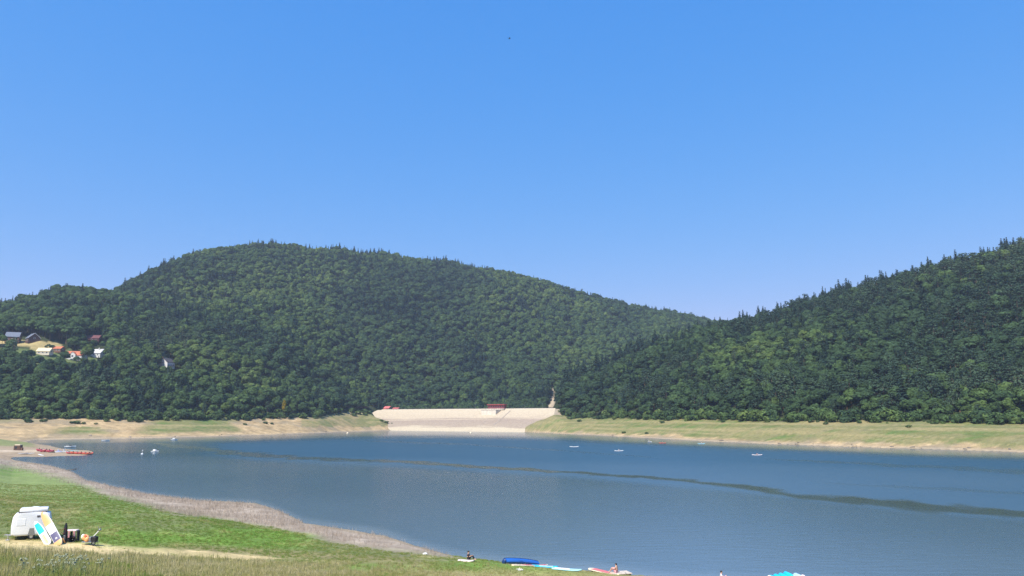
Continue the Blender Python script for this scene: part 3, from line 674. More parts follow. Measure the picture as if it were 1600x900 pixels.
# nothing that grows nearer may stand in front of a house, the open field or the bare track
drop = np.zeros(n, bool)
for (hx, hr, hw), hh in zip(HOUSES, (15, 11, 8, 8, 7, 10, 8, 13)):
    hy = hit(hx, hr, 500).y; drop |= (np.abs(px0 - hx) < hw * .5 + tW / gy * F * .3) & (row1 < hr - hh * .6) & (row0 > hr - hh) & (gy < hy + 9) & (gy > hy - 140)
for f_ in (.08,): drop |= inpoly(px0, row1 * (1 - f_) + row0 * f_, MEADOW) & (gy > 520) & (row0 < 585) & (f_ < .4)
drop |= (np.abs(px0 - 863) < 2.5 + tW / gy * F * .6) & (row1 < 636) & (row0 > 600) & (gy > 800) & (gy < 1100)
TERR = PM                                   # ground silhouettes hide what lies behind a nearer ridge
for k in order:
    if drop[k]: continue
    if px0[k] < -30 or px0[k] > 1630: continue
    jm_ = min(len(prof_y) - 1, max(0, int((gy[k] - 25 - 330) / 5))); ib = min(899, max(0, int((gx[k] / gy[k] + .9) / 1.8 * 900)))
    hid = CY - F * ((-SP + PM[ib, jm_] * CP) / (CP + PM[ib, jm_] * SP)) if gy[k] > 360 else 1e9
    w = tW[k] / gy[k] * F * K; top, bot = row1[k] * K, min(row0[k], hid) * K
    y0, y1 = max(0, int(top)), min(Hd, int(bot) + 1); x0, x1 = max(0, int(px0[k] * K - w)), min(Wd, int(px0[k] * K + w) + 1)
    if y1 <= y0 or x1 <= x0: continue
    yy, xx = np.mgrid[y0:y1, x0:x1]
    f = (yy + .5 - top) / max(row0[k] * K - top, .5); dx = np.abs(xx + .5 - px0[k] * K) / max(w, .5)
    m_ = (dx < np.sqrt(np.clip(1 - ((f - .42) / .46) ** 2, 0, 1))) if kind[k] in (0, 3) else (dx < f * .95)
    s = buf[y0:y1, x0:x1]; s[(s < 0) & m_] = k
seen = np.bincount(buf[buf >= 0], minlength=n)
pick = np.zeros(n, bool)
for kd in range(4):
    idx = np.where((kind == kd) & (seen >= 4))[0]
    idx = idx[np.argsort(-seen[idx])][:NPICK[kd]]; pick[idx] = True
print('trees', n, [int((kind == k).sum()) for k in range(4)], 'seen', [int(((kind == k) & (seen > 3)).sum()) for k in range(4)], 'single', int(pick.sum()))

def zone_of(k):
    p, y = px0[k], gy[k]; e = y - treeline(gx[k] / y); r = row0[k]
    if p > 868 and y < fcurve(17, gx[k] / y) + 75:
        side = 'right'
        if e < 22: return 'on the edge of the wood above the right bank'
        if y > fcurve(17, gx[k] / y) - 40: return 'on the skyline of the right hill'
        return 'on the slope of the right hill'
    if 566 < p <= 880 and r > 590: return 'behind the crest of the dam'
    if abs(y - fcurve(19, gx[k] / y)) < 45: return 'on the skyline of the low left hill' if p < 155 else 'on the skyline of the big middle hill'
    if p < 300 and 505 < r < 580: return 'among the houses on the left hillside'
    if e < 22: return 'on the edge of the wood above the left bank'
    return 'on the slope of the left hillside' if p < 330 else 'on the slope of the big middle hill'
def shade(t): return 'dark green' if t < .36 else 'mid green' if t < .66 else 'light green'
NAMES = {0: ('broadleaf_tree', 'tree', 'round-crowned broadleaf tree'), 1: ('pine_tree', 'tree', 'layered pine tree'), 2: ('spruce_tree', 'tree', 'pointed spruce tree'), 3: ('bush', 'bush', 'low rounded bush')}
SH = {3: lambda t: 'dark' if t < .5 else 'bright', 0: shade, 1: lambda t: 'dark' if t < .4 else 'pale', 2: lambda t: 'dark' if t < .45 else 'lighter'}
for k in np.where(pick)[0]:
    nm, ct, ds = NAMES[int(kind[k])]; z = zone_of(k); t = float(tint[k])
    e = bpy.data.objects.new(nm, None); COL.objects.link(e)
    e.location = (gx[k], gy[k], gz[k] - .15); e.rotation_euler = (0, 0, rz[k]); e.scale = (sxy[k], sxy[k], sc_[k])
    lab = SH[int(kind[k])](t) + ' ' + ds; tag(e, lab + ' ' + z, ct, lab + 's ' + z)
    q = KINDS[ki[k]]
    c = link('crown' if kind[k] < 3 else 'foliage', q[1], e); c['tint'] = t
    if q[2]: link('trunk', q[2], e)

# the rest of the wood: one object that scatters whole trees
pc = bpy.data.collections.new('forest_sources')
for i, q in enumerate(KINDS):
    bm = bmesh.new(); bm.from_mesh(q[1]); me = q[1].copy()
    if q[2]:
        b2 = bmesh.new(); b2.from_mesh(me); ncl = b2.faces.layers.float.get('clump'); nf = len(b2.faces)
        b2.from_mesh(q[2]); b2.faces.ensure_lookup_table()
        for f_ in b2.faces[nf:]: f_.material_index = 1
        b2.to_mesh(me); b2.free(); me.materials.append(q[2].materials[0])
    bm.free()
    pc.objects.link(bpy.data.objects.new('forest_source_%02d' % i, me))
def scatter(name, P, idx, rot, scl, tnt, coll, label=None):
    me = bpy.data.meshes.new(name); me.vertices.add(len(P)); me.vertices.foreach_set('co', np.asarray(P, np.float32).ravel())
    for nm, ty, key, val in (('pick', 'INT', 'value', idx), ('turn', 'FLOAT_VECTOR', 'vector', rot), ('size', 'FLOAT_VECTOR', 'vector', scl), ('tint', 'FLOAT', 'value', tnt)):
        a_ = me.attributes.new(nm, ty, 'POINT'); a_.data.foreach_set(key, np.asarray(val, np.int32 if ty == 'INT' else np.float32).ravel())
    o = link(name, me); tag(o, label, None, None, 'stuff')
    g = bpy.data.node_groups.new(name, 'GeometryNodeTree'); g.interface.new_socket('Geometry', in_out='INPUT', socket_type='NodeSocketGeometry'); g.interface.new_socket('Geometry', in_out='OUTPUT', socket_type='NodeSocketGeometry')
    N = g.nodes; L = g.links; gi = N.new('NodeGroupInput'); go = N.new('NodeGroupOutput'); ip = N.new('GeometryNodeInstanceOnPoints'); ci = N.new('GeometryNodeCollectionInfo')
    ci.inputs['Collection'].default_value = coll; ci.inputs['Separate Children'].default_value = True; ci.inputs['Reset Children'].default_value = True
    def na(nm, ty):
        q = N.new('GeometryNodeInputNamedAttribute'); q.data_type = ty; q.inputs['Name'].default_value = nm; return [s for s in q.outputs if s.enabled][0]
    L.new(gi.outputs[0], ip.inputs['Points']); L.new(ci.outputs[0], ip.inputs['Instance']); ip.inputs['Pick Instance'].default_value = True
    L.new(na('pick', 'INT'), ip.inputs['Instance Index']); L.new(na('turn', 'FLOAT_VECTOR'), ip.inputs['Rotation']); L.new(na('size', 'FLOAT_VECTOR'), ip.inputs['Scale'])
    L.new(ip.outputs[0], go.inputs[0])
    md_ = o.modifiers.new('scatter', 'NODES'); md_.node_group = g
    return o
r_ = ~pick & ~drop
scatter('forest', np.stack([gx, gy, gz - .15], 1)[r_], ki[r_], np.stack([0 * rz, 0 * rz, rz], 1)[r_], np.stack([sxy, sxy, sc_], 1)[r_], tint[r_], pc)

# ------------------------------------------------------------------ grass and dry stalks on the near meadow
grass_m = leafmat('grass_blades', [(.15, .26, .045), (.25, .29, .08), (.40, .36, .15), (.54, .47, .27)], .35)
reed_m = leafmat('dry_stalks', [(.26, .205, .15), (.42, .335, .26), (.60, .50, .40)], .2)
def tuft(seed, nb, h, w, spread, lean, m):
    rng = np.random.default_rng(seed); v = []; cl = []
    for k in range(nb):
        p = np.array([*(rng.normal(size=2) * spread), 0]); hh = h * rng.uniform(.5, 1.15); d = rng.uniform(0, 6.28); l = rng.uniform(.2, 1) * lean * hh
        t = np.array([math.cos(d), math.sin(d), 0]); s = rng.uniform(0, 3.14); sd_ = np.array([math.cos(s), math.sin(s), 0]) * w * .5
        m1 = p + t * l * .35 + np.array([0, 0, hh * .6]); e_ = p + t * l + np.array([0, 0, hh]); z0 = np.array([0, 0, -.05])
        v += [p - sd_ + z0, p + sd_ + z0, m1 + sd_ * .8, m1 - sd_ * .8, m1 - sd_ * .8, m1 + sd_ * .8, e_ + sd_ * .15, e_ - sd_ * .15]; cl += [rng.uniform(.7, 1.25)] * 2
    me = np_mesh('tuft', np.array(v), np.arange(len(v)).reshape(-1, 4), m); a_ = me.attributes.new('clump', 'FLOAT', 'FACE'); a_.data.foreach_set('value', np.array(cl, np.float32))
    return me
tc_ = bpy.data.collections.new('tuft_sources')
for i, me in enumerate([tuft(1, 16, .42, .025, .13, .5, grass_m), tuft(2, 22, .28, .03, .18, .6, grass_m), tuft(3, 9, .75, .02, .08, .35, grass_m), tuft(4, 9, .7, .022, .12, .22, reed_m), tuft(5, 7, .9, .022, .14, .3, reed_m)]):
    tc_.objects.link(bpy.data.objects.new('tuft_source_%02d' % i, me))
def spread(num, x0, x1, y0, y1, seed):
    rg = np.random.default_rng(seed); y = np.sqrt(rg.uniform(y0 ** 2, y1 ** 2, num)); x = rg.uniform(x0, x1, num) * y; z = ter(x, y); p, r = proj(x, y, z); return rg, x, y, z, p, r
rg, x, y, z, p, r = spread(150000, -.78, .35, 40, 150, 3)
nn1 = fbm(x / 9, y / 9, 41, 4); nn2 = fbm(x / 2.2, y / 2.6, 43, 4)
onpath = np.clip(1 - np.abs(r - curve(r_path, p)) / np.maximum(curve(pw, p), .01), 0, 1) > .12
upc = curve([(-200, 776), (0, 777), (100, 787), (160, 788), (270, 806), (400, 818), (520, 838), (620, 858), (700, 872)], p)
foreg = r > curve(r_path, p) + 5
pr = np.where(foreg, 1.0, np.where(r > upc, .8, .35)) * sstep(.3, .6, nn2 + .12)
rtg = curve([(-200, 722), (0, 729), (40, 735), (110, 752), (170, 775), (270, 800), (360, 812), (430, 826), (520, 847), (600, 860), (690, 872), (720, 860)], p) - (fbm(x / 5, y / 7, 99, 3) - .5) * 10
k = (z > .12) & ((r > rtg) | (p > 700)) & (rg.uniform(size=len(x)) < pr) & (~onpath | (rg.uniform(size=len(x)) < .06)) & (r < 960)
x, y, z, p, r, nn1, nn2, foreg = [q[k] for q in (x, y, z, p, r, nn1, nn2, foreg)]; m = len(x)
pk = np.where(foreg, np.where(rg.uniform(size=m) < .16 + .25 * (p < 200), 2, rg.integers(0, 2, m)), 1)
tg = np.clip(np.where(foreg, .74 - .34 * sstep(.55, .72, nn1) + .25 * (p > 420) * 0, .36 - .16 * sstep(90, 190, p) * (1 - sstep(430, 560, p))) + rg.normal(size=m) * .16 + .3 * sstep(.58, .72, nn2), 0, 1)
s = rg.uniform(.6, 1.25, m) * np.where(foreg, np.interp(p, [0, 250, 500, 700, 850], [1.0, .85, .7, .5, .3]), .45)
scatter('grass', np.stack([x, y, z], 1), pk, np.stack([0 * x, 0 * x, rg.uniform(0, 6.28, m)], 1), np.stack([s, s, s], 1), tg, tc_)
rg, x, y, z, p, r = spread(150000, -.72, .02, 78, 285, 5)
nn1 = fbm(x / 9, y / 9, 41, 4); rtc = curve([(-200, 722), (0, 729), (40, 735), (110, 752), (170, 775), (270, 797), (360, 806), (430, 818), (520, 838), (600, 852), (690, 868), (800, 880)], p)
k = (r < rtc + 6 - (nn1 - .5) * 9) & (z > -.12) & (p < 720) & (rg.uniform(size=len(x)) < sstep(-.15, .25, z) * np.interp(p, [0, 120, 300, 640, 720], [.12, .35, 1, .8, .0]) * sstep(.28, .55, fbm(x / 4, y / 6, 97, 3)))
x, y, z, p, r = [q[k] for q in (x, y, z, p, r)]; m = len(x); s = rg.uniform(.25, .65, m)
scatter('dry_reeds', np.stack([x, y, z], 1), 3 + rg.integers(0, 2, m), np.stack([0 * x, 0 * x, rg.uniform(0, 6.28, m)], 1), np.stack([s, s, s], 1), np.clip(rg.normal(.5, .25, m), 0, 1), tc_)

# ------------------------------------------------------------------ houses on the left hillside
timber = mat('dark_timber', (.10, .055, .04), .8, .25, 1.2); timber2 = mat('brown_timber', (.16, .085, .055), .8, .25, 1.2)
plaster = mat('white_plaster', (.60, .58, .54), .85, .08, .8); cream = mat('cream_plaster', (.62, .55, .40), .85, .1, .8)
slate = mat('blue_grey_slates', (.13, .15, .19), .7, .2, .9); dslate = mat('dark_roof', (.055, .05, .055), .7, .25, .9)
otile = mat('orange_tiles', (.46, .15, .075), .8, .22, .9); rtile = mat('red_tiles', (.40, .12, .075), .8, .22, .9)
maroon = mat('maroon_roof', (.13, .04, .04), .7, .2, .9); ysheet = mat('pale_yellow_sheets', (.70, .58, .34), .7, .12, .7); gsheet = mat('pale_grey_sheets', (.48, .47, .46), .7, .15, .7)
glass = mat('window_glass', (.03, .04, .05), .1, .2, 1, spec=.6); wframe = mat('white_frames', (.75, .73, .70), .5, .05, 2); brickm = mat('orange_brick', (.42, .16, .09), .85, .25, 1)
def house(name, idx, depth, wh, rh, yaw, wm_, rm, label, over=.5, chim=None, dormer=None, balcony=None, fascia=None, cat='house', wpx=None):
    hx, hr, hw = HOUSES[idx]; p = hit(hx, hr, 500); w = (wpx or hw) / F * p.y * .93
    e = empty(name, p + Vector((0, 0, -.3)), yaw, label, cat, 'houses on the left hillside')
    MB().box((0, 0, wh / 2 - .6), (w, depth, wh + 1.2)).prism([(-w / 2, -depth / 2, wh), (-w / 2, depth / 2, wh), (-w / 2, 0, wh + rh - .12)], (w, 0, 0)).build('wall', wm_, e)
    t = .22; sl = rh / (depth / 2); r = MB()
    for s in (-1, 1):
        a0 = Vector((-w / 2 - over, s * (depth / 2 + over), wh - over * sl + .05)); a1 = Vector((-w / 2 - over, 0, wh + rh + .05))
        r.prism([a0, a1, a1 + Vector((0, 0, t)), a0 + Vector((0, 0, t))], (w + 2 * over, 0, 0))
    ro = r.build('roof', rm, e)
    if chim: MB().box((chim[0] * w, chim[1] * depth, wh + rh * .75 + .5), (.8, .8, rh * .6 + 1.4), bevel=.03).build('chimney', brickm if chim[2] else plaster, ro)
    for k in range(3):
        x = (-.3 + .3 * k) * w
        for sgn in (-1,):
            f = MB().box((x, sgn * (depth / 2 + .03), wh * .52), (1.3, .08, 1.4)).build('window', wframe, e)
            MB().box((x, sgn * (depth / 2 + .075), wh * .52), (1.05, .05, 1.15)).build('pane', glass, f)
    for s in (-1, 1):
        f = MB().box((s * (w / 2 + .03), 0, wh * .95), (.08, 1.5, 1.4)).build('window', wframe, e)
        MB().box((s * (w / 2 + .075), 0, wh * .95), (.05, 1.2, 1.15)).build('pane', glass, f)
    if fascia:
        for s in (-1, 1):
            q = MB()
            for yy in (-1, 1):
                a0 = Vector((s * (w / 2 + over + .06), yy * (depth / 2 + over), wh - over * sl)); a1 = Vector((s * (w / 2 + over + .06), 0, wh + rh))
                q.prism([a0, a1, a1 + Vector((0, 0, .38)), a0 + Vector((0, 0, .38))], (.1 * s, 0, 0))
            q.build('fascia', fascia, ro)
    if dormer:
        dw = w * .34; d = MB(); d.box((0, -depth / 2 - .4, wh * .6), (dw, 1.6, wh * 1.2)); d.prism([(-dw / 2, -depth / 2 - 1.2, wh * 1.2), (dw / 2, -depth / 2 - 1.2, wh * 1.2), (0, -depth / 2 - 1.2, wh * 1.2 + rh * .55)], (0, depth / 2, 0)); dm = d.build('dormer', plaster, e)
        q = MB()
        for s in (-1, 1):
            a0 = Vector((s * (dw / 2 + .4), -depth / 2 - 1.5, wh * 1.2 - .2)); a1 = Vector((0, -depth / 2 - 1.5, wh * 1.2 + rh * .55 + .15))
            q.prism([a0, a1, a1 + Vector((0, 0, .2)), a0 + Vector((0, 0, .2))], (0, depth / 2 + .9, 0))
        q.build('dormer_roof', rm, dm)
        MB().box((0, -depth / 2 - 1.24, wh * .75), (1.6, .06, 1.5)).build('window', glass, dm)
    if balcony:
        q = MB().box((0, -depth / 2 - .7, wh * .3), (w * .8, 1.3, .18))
        for k in range(12): q.box((-w * .39 + w * .78 * k / 11, -depth / 2 - 1.3, wh * .3 + .5), (.09, .06, .95))
        q.box((0, -depth / 2 - 1.3, wh * .3 + 1.0), (w * .8, .1, .1)); q.build('balcony', timber, e)
    return e
house('timber_house', 0, 9, 5.6, 4.4, .35, timber2, slate, 'dark timber house with blue-grey roof, furthest left on the hillside', balcony=True, wpx=20)
house('timber_house', 1, 10, 3.6, 4.6, -.75, timber, slate, 'low dark house with pale-edged gable at the top of the tan field', fascia=wframe, wpx=17)
house('cottage', 2, 8, 3.0, 3.2, .1, maroon, maroon, 'dark maroon cottage half sunk in trees, uppermost right of the tan field', balcony=True)
house('cottage', 3, 8, 2.6, 3.2, .12, cream, ysheet, 'cottage with pale yellow roof at the foot of the tan field')
house('garage', 4, 7, 2.6, 2.2, -.06, timber2, otile, 'small shed-like building with plain orange roof beside the two round bushes')
house('house', 5, 10, 3.6, 4.0, .05, plaster, otile, 'big orange-roofed house with white gabled front dormer', dormer=True, chim=(.25, .1, 0))
house('house', 6, 9, 3.4, 4.0, -.12, plaster, gsheet, 'house with pale grey roof right of the big orange roof', chim=(.2, -.1, 0))
house('chalet', 7, 12, 5.0, 4.2, 1.15, plaster, dslate, 'white chalet with dark roof and brick chimney alone among the trees', balcony=True, chim=(-.3, .25, 1), wpx=15)
for i, (bx, s) in enumerate(((75.5, 1.35), (83, 1.15))):
    p = hit(bx, 545.5, 500); e = empty('round_bush', p, i * 2, ('larger' if i == 0 else 'smaller') + ' of two clipped round bushes on the tan hillside field', 'bush', 'round bushes on the hillside field'); e.scale = (s, s, s * 1.05)
    c = link('foliage', KINDS[11 + i][1], e); c['tint'] = .15
# the one yellow tree at the water's edge wood
p = gnd(*(lambda v: (v.x, v.y))(hit(443, 654.5, 400))); e = empty('yellow_tree', p, 1.0, 'single yellow-leaved tree in the dark green edge of the wood', 'tree'); e.scale = (.5, .5, 1.1)
q = KINDS[1][1].copy(); q.materials[0] = yellow_m; c = link('crown', q, e); c['tint'] = .5; link('trunk', KINDS[1][2], e)
# tall bare-stemmed pines that stand out on the right hill
for px_, rw, lab in ((1470, 512, 'tall pine with bare pale stem, higher of two on the right hill'), (1268, 530, 'tall pine with bare stem left of the lime green crown on the right hill')):
    p = hit(px_, rw, 380); e = empty('bare_pine', p, px_, lab, 'tree', 'pines with bare stems on the right hill'); e.scale = (1.0, 1.0, 1.3)
    c = link('crown', KINDS[5][1], e); c['tint'] = .8; link('trunk', KINDS[5][2], e)
for px_, rw, s, lab in ((1585, 397, 1.15, 'tallest pointed spruce at the right end of the right hill skyline'), (1136, 516, 1.2, 'dark spruce at the foot of the right hill skyline'), (1192, 500, 1.1, 'dark spruce on the right hill skyline just above the notch between the hills'),
                        (1520, 414, .8, 'short spruce on the right hill skyline left of the tallest'), (1420, 442, .85, 'spruce half way along the right hill skyline'), (1300, 468, .8, 'spruce low on the right hill skyline'),
                        (126, 467, 1.0, 'lone spruce crowning the low left hill'), (76, 472, .9, 'broad dark spruce on the low left hill skyline'), (63, 473, .9, 'slim spruce on the low left hill skyline'), (44, 480, .8, 'first of the spruces on the low left hill skyline')):
    p = ridge(px_); e = empty('skyline_spruce', p, px_, lab, 'tree', 'spruces standing out on the skyline'); e.scale = (1.3 * s, 1.3 * s, 1.25 * s)
    c = link('crown', KINDS[8 + int(px_) % 3][1], e); c['tint'] = .1; link('trunk', KINDS[8 + int(px_) % 3][2], e)

# ------------------------------------------------------------------ along the dam
redm = mat('red_paint', (.30, .06, .055), .5, .15, 1.5); dred = mat('dark_red_boards', (.17, .025, .03), .6, .2, 1.5); whitem = mat('white_paint', (.78, .77, .74), .4, .05, 1.5)
greym = mat('grey_metal', (.28, .29, .30), .4, .15, 2, metal=.6); blackm = mat('black_rubber', (.015, .015, .016), .6, .2, 3); steel = mat('galvanised_steel', (.5, .5, .5), .4, .1, 2, metal=.7)
yawD = math.atan2(dd[1], dd[0])
def damloc(px_, h=CRZ, off=3): return dp(spx(px_, h), h, off)
g0, g1 = damloc(763), damloc(790); gw = (Vector(g1) - Vector(g0)).length; gc = (Vector(g0) + Vector(g1)) / 2
gh = empty('gate_house', gc, yawD, 'long dark red gate house with white lower wall on the dam crest', 'gate house')
MB().box((0, -3.0, .1), (gw, 7, 1.0)).build('platform', white_conc, gh)
w_ = MB().box((0, -2.8, 2.6), (gw * .94, 4.6, 4.2)).build('wall', dred, gh)
for k in range(7): MB().box((-gw * .40 + gw * .8 * k / 6, -5.13, 3.0), (1.6, .06, 1.5)).build('window', glass, w_)
MB().box((0, -2.8, 5.1), (gw * 1.02, 6.2, 1.0), bevel=.06).build('roof', redm, gh)
MB().box((-gw * .06, -11.5, -4.6), (gw * .84, 13, 7.6)).build('tower', white_conc, gh)
MB().box((-gw * .06, -18.06, -.9), (gw * .86, .16, .5)).build('cornice', dark_conc, gh)
q = MB()
for k in range(9): q.cyl((-gw / 2 + gw * k / 8, -6.3, .6), (-gw / 2 + gw * k / 8, -6.3, 1.7), .05, n=5)
q.cyl((-gw / 2, -6.3, 1.7), (gw / 2, -6.3, 1.7), .05, n=5); q.build('railing', steel, gh)
for px_, w, d, h, rh, lab in ((596, 9.0, 7, 2.4, 2.6, 'taller of the two red-roofed huts at the left end of the dam'), (609.5, 9.5, 6, 1.6, 1.6, 'lower wide red-roofed hut at the left end of the dam')):
    p = damloc(px_, CRZ, 12); e = empty('red_hut', p + Vector((0, 0, -.3)), yawD, lab, 'hut', 'red-roofed huts by the dam')
    MB().box((0, 0, h / 2), (w, d, h)).prism([(-w / 2, -d / 2, h), (-w / 2, d / 2, h), (-w / 2, 0, h + rh - .1)], (w, 0, 0)).build('wall', rtile if h < 2 else brickm, e)
    r = MB()
    for s in (-1, 1): r.prism([(-w / 2 - .3, s * (d / 2 + .3), h - .1), (-w / 2 - .3, 0, h + rh), (-w / 2 - .3, 0, h + rh + .2), (-w / 2 - .3, s * (d / 2 + .3), h + .1)], (w + .6, 0, 0))
    r.build('roof', mat('red_sheet_roof', (.50, .13, .12), .6, .15, 1), e)
    MB().box((w * .2, -d / 2 - .04, h * .45), (1.2, .08, h * .8)).build('door', dred, e)
lamps = [(633, 'leftmost lamp post on the dam crest'), (660, 'second lamp post from the left on the dam crest'), (685, 'third lamp post from the left on the dam crest'), (711, 'lamp post on the dam crest midway to the gate house'), (737, 'lamp post just left of the gate house'), (815, 'first lamp post right of the gate house'), (843, 'lamp post near the right end of the dam crest')]
l0 = None
for px_, lab in lamps:
    p = damloc(px_, CRZ, 7)
    if l0 is None:
        l0 = empty('lamp_post', p, yawD, lab, 'lamp post', 'lamp posts along the dam crest')
        MB().cyl((0, 0, 0), (0, 0, 6.0), .11, .06, 8).cyl((0, 0, 5.95), (0, -1.0, 6.2), .05, .04, 6).build('pole', steel, l0); MB().box((0, -1.15, 6.2), (.3, .7, .14), bevel=.03).build('lamp_head', greym, l0); MB().box((0, 0, .15), (.4, .4, .3)).build('base', white_conc, l0)
        e = l0
    else: e = copy_tree(l0)
    e.location = p; e['label'] = lab
# brown fence and steps left of the dam
p0, p1 = hit(541, 636.5, 800), hit(574, 637.5, 800); fz = max(p0.z, p1.z)
e = empty('brown_fence', p0, 0, 'reddish brown fence on the bank at the left end of the dam', 'fence'); q = MB(); q2 = MB(); dv = p1 - p0; dv.z = 0; nP = 12
for k in range(nP + 1):
    c = dv * (k / nP); zt = float(ter(p0.x + c.x, p0.y + c.y)) - p0.z; q.box((c.x, c.y, zt + .8), (.2, .2, 2.4))
    if k < nP:
        c2 = dv * ((k + 1) / nP); z2 = float(ter(p0.x + c2.x, p0.y + c2.y)) - p0.z
        for h in (.5, 1.0, 1.5): q2.cyl((c.x, c.y, zt + h), (c2.x, c2.y, z2 + h), .13, n=5)
q.build('posts', timber2, e); q2.build('rails', dred, e)
pA = hit(549, 640, 800); pA.z = float(ter(pA.x, pA.y))
e = empty('mast', pA, 0, 'thin pale mast above the bushes left of the dam', 'mast'); MB().cyl((0, 0, -.5), (0, 0, 9), .12, .06, 8).build('pole', steel, e); MB().box((0, 0, 8.9), (.7, .25, .35), bevel=.03).build('lamp_head', greym, e)

# ------------------------------------------------------------------ people
skinm = mat('skin', (.58, .34, .24), .55, .06, 6); hairm = mat('dark_hair', (.02, .014, .01), .6, .2, 20); eyem = mat('eyes', (.02, .02, .02), .3, .1, 9); lipm = mat('lips', (.42, .16, .14), .5, .1, 9)
black_cl = mat('black_cloth', (.014, .015, .02), .8, .2, 6); white_cl = mat('white_cloth', (.75, .74, .72), .8, .08, 6); red_cl = mat('red_cloth', (.50, .05, .05), .8, .12, 6); blue_cl = mat('blue_cloth', (.04, .10, .30), .8, .12, 6); pink_cl = mat('pink_cloth', (.62, .30, .32), .8, .1, 6)
def pose(kind):
    J = {}
    if kind == 'sit':
        J.update(pelvis=(0, 0, .14), waist=(-.03, 0, .30), chest=(-.04, 0, .48), neck=(0, 0, .63), head=(.03, 0, .74), crown=(.04, 0, .83))
        for s, n_ in ((1, 'l'), (-1, 'r')):
            J.update({'hip' + n_: (.05, .10 * s, .14), 'knee' + n_: (.40, .14 * s, .44), 'ankle' + n_: (.62, .12 * s, .09), 'toe' + n_: (.80, .13 * s, .04), 'sh' + n_: (-.03, .18 * s, .56), 'elbow' + n_: (.14, .25 * s, .36), 'wrist' + n_: (.36, .17 * s, .42)})
    elif kind == 'paddle':
        J.update(pelvis=(0, 0, .14), waist=(-.02, 0, .30), chest=(0, 0, .48), neck=(.03, 0, .63), head=(.06, 0, .74), crown=(.07, 0, .83))
        for s, n_ in ((1, 'l'), (-1, 'r')):
            J.update({'hip' + n_: (.05, .10 * s, .13), 'knee' + n_: (.45, .13 * s, .22), 'ankle' + n_: (.84, .10 * s, .09), 'toe' + n_: (.90, .10 * s, .20), 'sh' + n_: (0, .18 * s, .56), 'elbow' + n_: (.18, .30 * s, .40), 'wrist' + n_: (.40, .30 * s, .46)})
    else:
        J.update(pelvis=(0, 0, .92), waist=(0, 0, 1.08), chest=(0, 0, 1.28), neck=(.0, 0, 1.46), head=(.03, 0, 1.58), crown=(.03, 0, 1.68))
        for s, n_ in ((1, 'l'), (-1, 'r')):
            J.update({'hip' + n_: (0, .10 * s, .88), 'knee' + n_: (.03, .11 * s, .48), 'ankle' + n_: (-.03, .11 * s, .09), 'toe' + n_: (.15, .13 * s, .04), 'sh' + n_: (0, .19 * s, 1.38), 'elbow' + n_: (-.02, .25 * s, 1.10), 'wrist' + n_: (.12, .24 * s, .88)})
    return {k: Vector(v) for k, v in J.items()}
RAD = dict(pelvis=.145, waist=.125, chest=.15, neck=.055, head=.092, crown=.075, hip=.10, knee=.062, ankle=.042, toe=.035, sh=.065, elbow=.045, wrist=.032)
def skinned(name, J, edges, root, rs, m, parent, fingers=False, nose=False):
    names = [root] + [k for k in dict.fromkeys(x for e_ in edges for x in e_) if k != root]
    vs = [J[k] for k in names]; es = [(names.index(a_), names.index(b_)) for a_, b_ in edges]; rd = [RAD[k.rstrip('lr') if k not in RAD else k] * rs for k in names]
    if fingers:
        for n_ in 'lr':
            w = J['wrist' + n_]; d = (w - J['elbow' + n_]).normalized(); sv = d.cross(Vector((0, 0, 1))).normalized(); dn = Vector((0, 0, -1))
            palm = len(vs); vs.append(w + d * .07); rd.append(.034); es.append((names.index('wrist' + n_), palm))
            for k, (o, l) in enumerate(((-.03, .06), (-.01, .075), (.01, .07), (.03, .055))):
                a_ = len(vs); vs += [w + d * (.07 + l * .55) + sv * o, w + d * (.07 + l * .8) + sv * o + dn * l * .5]; rd += [.011, .009]; es += [(palm, a_), (a_, a_ + 1)]
            a_ = len(vs); vs += [w + d * .06 - sv * .05, w + d * .09 - sv * .06 + dn * .02]; rd += [.012, .01]; es += [(palm, a_), (a_, a_ + 1)]
    if nose:
        a_ = len(vs); h_ = J['head']; vs.append(h_ + Vector((.115, 0, .0))); rd.append(.014); es.append((names.index('head'), a_))
    me = bpy.data.meshes.new(name); me.from_pydata(vs, es, []); o = link(name, me)
    o.modifiers.new('s', 'SKIN'); sv_ = me.skin_vertices[0].data
    for i, r in enumerate(rd): sv_[i].radius = (r, r); sv_[i].use_root = (i == 0)
    o.modifiers.new('u', 'SUBSURF').levels = 1
    dg = bpy.context.evaluated_depsgraph_get(); nm = bpy.data.meshes.new_from_object(o.evaluated_get(dg)); nm.name = name
    COL.objects.unlink(o); bpy.data.objects.remove(o); nm.materials.clear(); nm.materials.append(m)
    for p_ in nm.polygons: p_.use_smooth = True
    return link(name, nm, parent)
ALLE = [('pelvis', 'waist'), ('waist', 'chest'), ('chest', 'neck'), ('neck', 'head'), ('head', 'crown')]
for n_ in 'lr': ALLE += [('pelvis', 'hip' + n_), ('hip' + n_, 'knee' + n_), ('knee' + n_, 'ankle' + n_), ('ankle' + n_, 'toe' + n_), ('chest', 'sh' + n_), ('sh' + n_, 'elbow' + n_), ('elbow' + n_, 'wrist' + n_)]
TOP = [('waist', 'chest')] + [x for n_ in 'lr' for x in (('chest', 'sh' + n_),)]
LONG = TOP + [('sh' + n_, 'elbow' + n_) for n_ in 'lr']
LEGS = [('pelvis', 'hip' + n_) for n_ in 'lr'] + [('hip' + n_, 'knee' + n_) for n_ in 'lr']; FULL = LEGS + [('knee' + n_, 'ankle' + n_) for n_ in 'lr']
